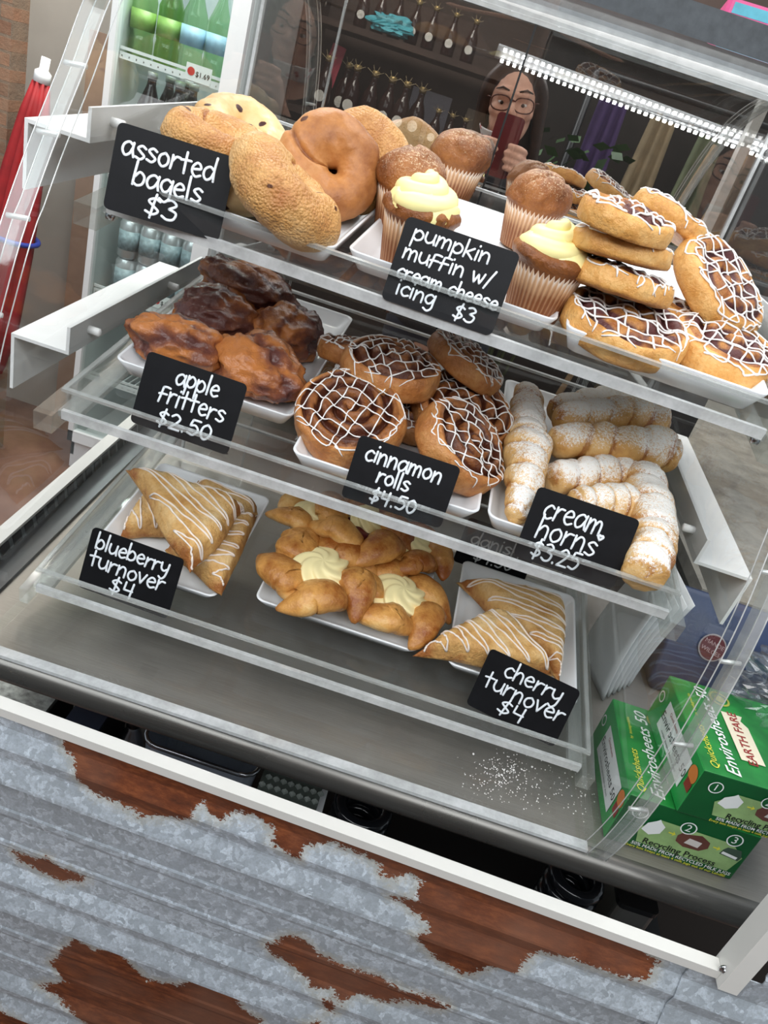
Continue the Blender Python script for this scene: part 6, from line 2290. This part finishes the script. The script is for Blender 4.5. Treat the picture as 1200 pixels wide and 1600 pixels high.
# cut of the face: eyes, brows, glasses, lowered mask
M_eye = plain('eye_white', srgb(226, 222, 216), .2); M_iris = plain('brown_iris', srgb(52, 34, 26), .15)
M_gl = plain('tortoiseshell_frame', srgb(84, 40, 26), .3, var=.3, vscale=60)
gl_ = MB()
for s in (1, -1):
    e = MB(); ell(e, hd(s * .031, .066, .003), (.0105, .012, .0062)); e_ = e.build('eye', M_eye, per, True)
    e = MB(); ell(e, hd(s * .030, .0755, .002), (.0050, .004, .0050)); e.build('iris', M_iris, e_, True)
    rim = [hd(s * .033 + .027 * math.copysign(abs(math.cos(a)) ** .8, math.cos(a)), .092 - .012 * abs(math.cos(a)) * (1 if math.cos(a) * s > 0 else .2), .002 + .019 * math.copysign(abs(math.sin(a)) ** .75, math.sin(a))) for a in np.linspace(0, 2 * math.pi, 29)]
    gl_.tube([Vector(p) for p in rim], .0019, 8, False)
    gl_.tube([Vector(hd(s * .063, .080, .012)), Vector(hd(s * .074, .040, .012)), Vector(hd(s * .079, -.006, .010))], .002, 6)
    br_ = MB(); br_.tube([Vector(hd(s * .014, .090, .034)), Vector(hd(s * .034, .087, .040)), Vector(hd(s * .052, .076, .034))], [.002, .0032, .0015], 6); br_.build('eyebrow', M_hair, per, True)
gl_.tube([Vector(hd(-.006, .096, .010)), Vector(hd(0, .098, .013)), Vector(hd(.006, .096, .010))], .0022, 6)
gl_.build('glasses', M_gl, per, True)
mk_m, nt, out = mat('printed_mask_cloth')
vo = node(nt, 'ShaderNodeTexVoronoi'); vo.inputs['Scale'].default_value = 46
tcn = node(nt, 'ShaderNodeTexCoord'); nt.links.new(tcn.outputs['Object'], vo.inputs['Vector'])
bsdf(nt, out, ramp(nt, vo.outputs['Distance'], [(0.28, srgb(196, 66, 74)), (0.42, srgb(238, 234, 230))]), .8)
V = []; nx, nz = 18, 8
for j in range(nz + 1):
    for i in range(nx + 1):
        a = math.radians(-98 + 120 * i / nx); t = j / nz
        rr = .079 - .012 * t - .006 * abs(i / nx - .5)
        V.append(hd(-.006 + rr * math.sin(a) * (1.0 - .05 * t), .022 + (rr + .004) * math.cos(a) * .92 - .012 * t, -.060 - .050 * t * (1 - .35 * (i / nx)) - .022 * (i / nx)))
F = [(j * (nx + 1) + i, j * (nx + 1) + i + 1, (j + 1) * (nx + 1) + i + 1, (j + 1) * (nx + 1) + i) for j in range(nz) for i in range(nx)]
mk = mobj('lowered_face_mask', V, F, mk_m, per, True)
so = mk.modifiers.new('thickness', 'SOLIDIFY'); so.thickness = .002

# the phone
ph = empty('phone', (-0.008, -0.0105, 1.437))
tag(ph, 'dark red phone held up by the person photographing the case', 'phone')
Mx = Matrix.Rotation(math.radians(90), 4, 'X')
MB().rbox((-.036, -.074, -.004), (.036, .074, .004), .010, Mx).build('phone_case', plain('dark_red_case', srgb(98, 24, 30), .35), ph)
MB().rbox((-.034, -.072, .004), (.034, .072, .0046), .009, Mx).build('screen', M_black, ph)

# ================================================================== SHOP STREET SIDE BEHIND THE PHOTOGRAPHER (mirrored only)
rail = empty('clothes_rail', (0.85, -1.35, 0)); tag(rail, 'dark clothes rail with hanging garments, mirrored in the case doors', 'rail')
MB().tube([Vector((-.6, 0, 1.78)), Vector((.7, 0, 1.78))], .012, 10).build('bar', M_black, rail, True)
for x in (-.6, .7): MB().tube([Vector((x, 0, 0)), Vector((x, 0, 1.78))], .014, 10).build('post', M_black, rail, True)
for k, (x, c, lab) in enumerate([(.36, (88, 66, 112), 'dark purple garment hanging first on the mirrored clothes rail'), (.565, (170, 150, 118), 'beige garment on the mirrored clothes rail'), (.77, (130, 138, 108), 'olive green garment on the mirrored clothes rail'), (.98, (150, 142, 126), 'pale grey garment on the mirrored clothes rail'), (1.2, (120, 64, 54), 'rust red garment on the mirrored clothes rail')]):
    V = []; nz_, nx_ = 14, 20
    for j in range(nz_ + 1):
        t = j / nz_
        for i in range(nx_ + 1):
            s = i / nx_ * 2 - 1
            V.append((s * (.05 + .04 * t), .018 * math.sin(s * 9 + k + t * 2) * (.4 + t), 1.74 - .75 * t - .02 * abs(s)))
    F = [(j * (nx_ + 1) + i, j * (nx_ + 1) + i + 1, (j + 1) * (nx_ + 1) + i + 1, (j + 1) * (nx_ + 1) + i) for j in range(nz_) for i in range(nx_)]
    g = mobj('hanging_garment', V, F, plain('garment_cloth', srgb(*c), .85, var=.2, vscale=12), None, True, Matrix.Translation((x, -1.35, 0)))
    so = g.modifiers.new('thickness', 'SOLIDIFY'); so.thickness = .02
    tag(g, lab, 'garment')
for k, (x0, x1, lab) in enumerate([(.62, .46, 'pale wooden pole leaning before the mirrored garments'), (.74, .60, 'second pale pole leaning before the mirrored garments')]):
    o = MB().tube([Vector((x1, -1.1, 0)), Vector((x0 + .16, -1.28, 1.66))], .013, 8).build('leaning_pole', plain('pale_pole_wood', srgb(170, 140, 104), .6), None, True)
    tag(o, lab, 'pole')
pl_ = empty('potted_plant', (.24, -1.05, 0)); tag(pl_, 'leafy dark green plant behind the photographer, mirrored in the case doors', 'plant')
MB().lathe([(.10, 0), (.13, .26), (.12, .26), (.10, .22)], n=24).build('pot', plain('dark_pot', srgb(60, 52, 46), .6), pl_, True)
lf = MB(); rs = np.random.RandomState(11)
for k in range(170):
    c = Vector((rs.normal(0, .11), rs.normal(0, .09), rs.uniform(.9, 1.55)))
    d_ = Vector((rs.normal(), rs.normal(), rs.normal() * .5)).normalized(); s_ = d_.orthogonal().normalized() * .022; l_ = d_ * .07
    lf.add([c, c + l_ * .5 + s_, c + l_, c + l_ * .5 - s_], [(0, 1, 2, 3)])
lf.build('foliage', plain('dark_green_leaf', srgb(54, 84, 42), .5, var=.4, vscale=8), pl_)
st_ = MB()
for k in range(9): st_.tube([Vector((0, 0, .2)), Vector((rs.normal(0, .05), rs.normal(0, .05), .7)), Vector((rs.normal(0, .1), rs.normal(0, .08), 1.4))], .006, 6)
st_.build('stem', plain('green_stem', srgb(70, 76, 44), .6), pl_, True)
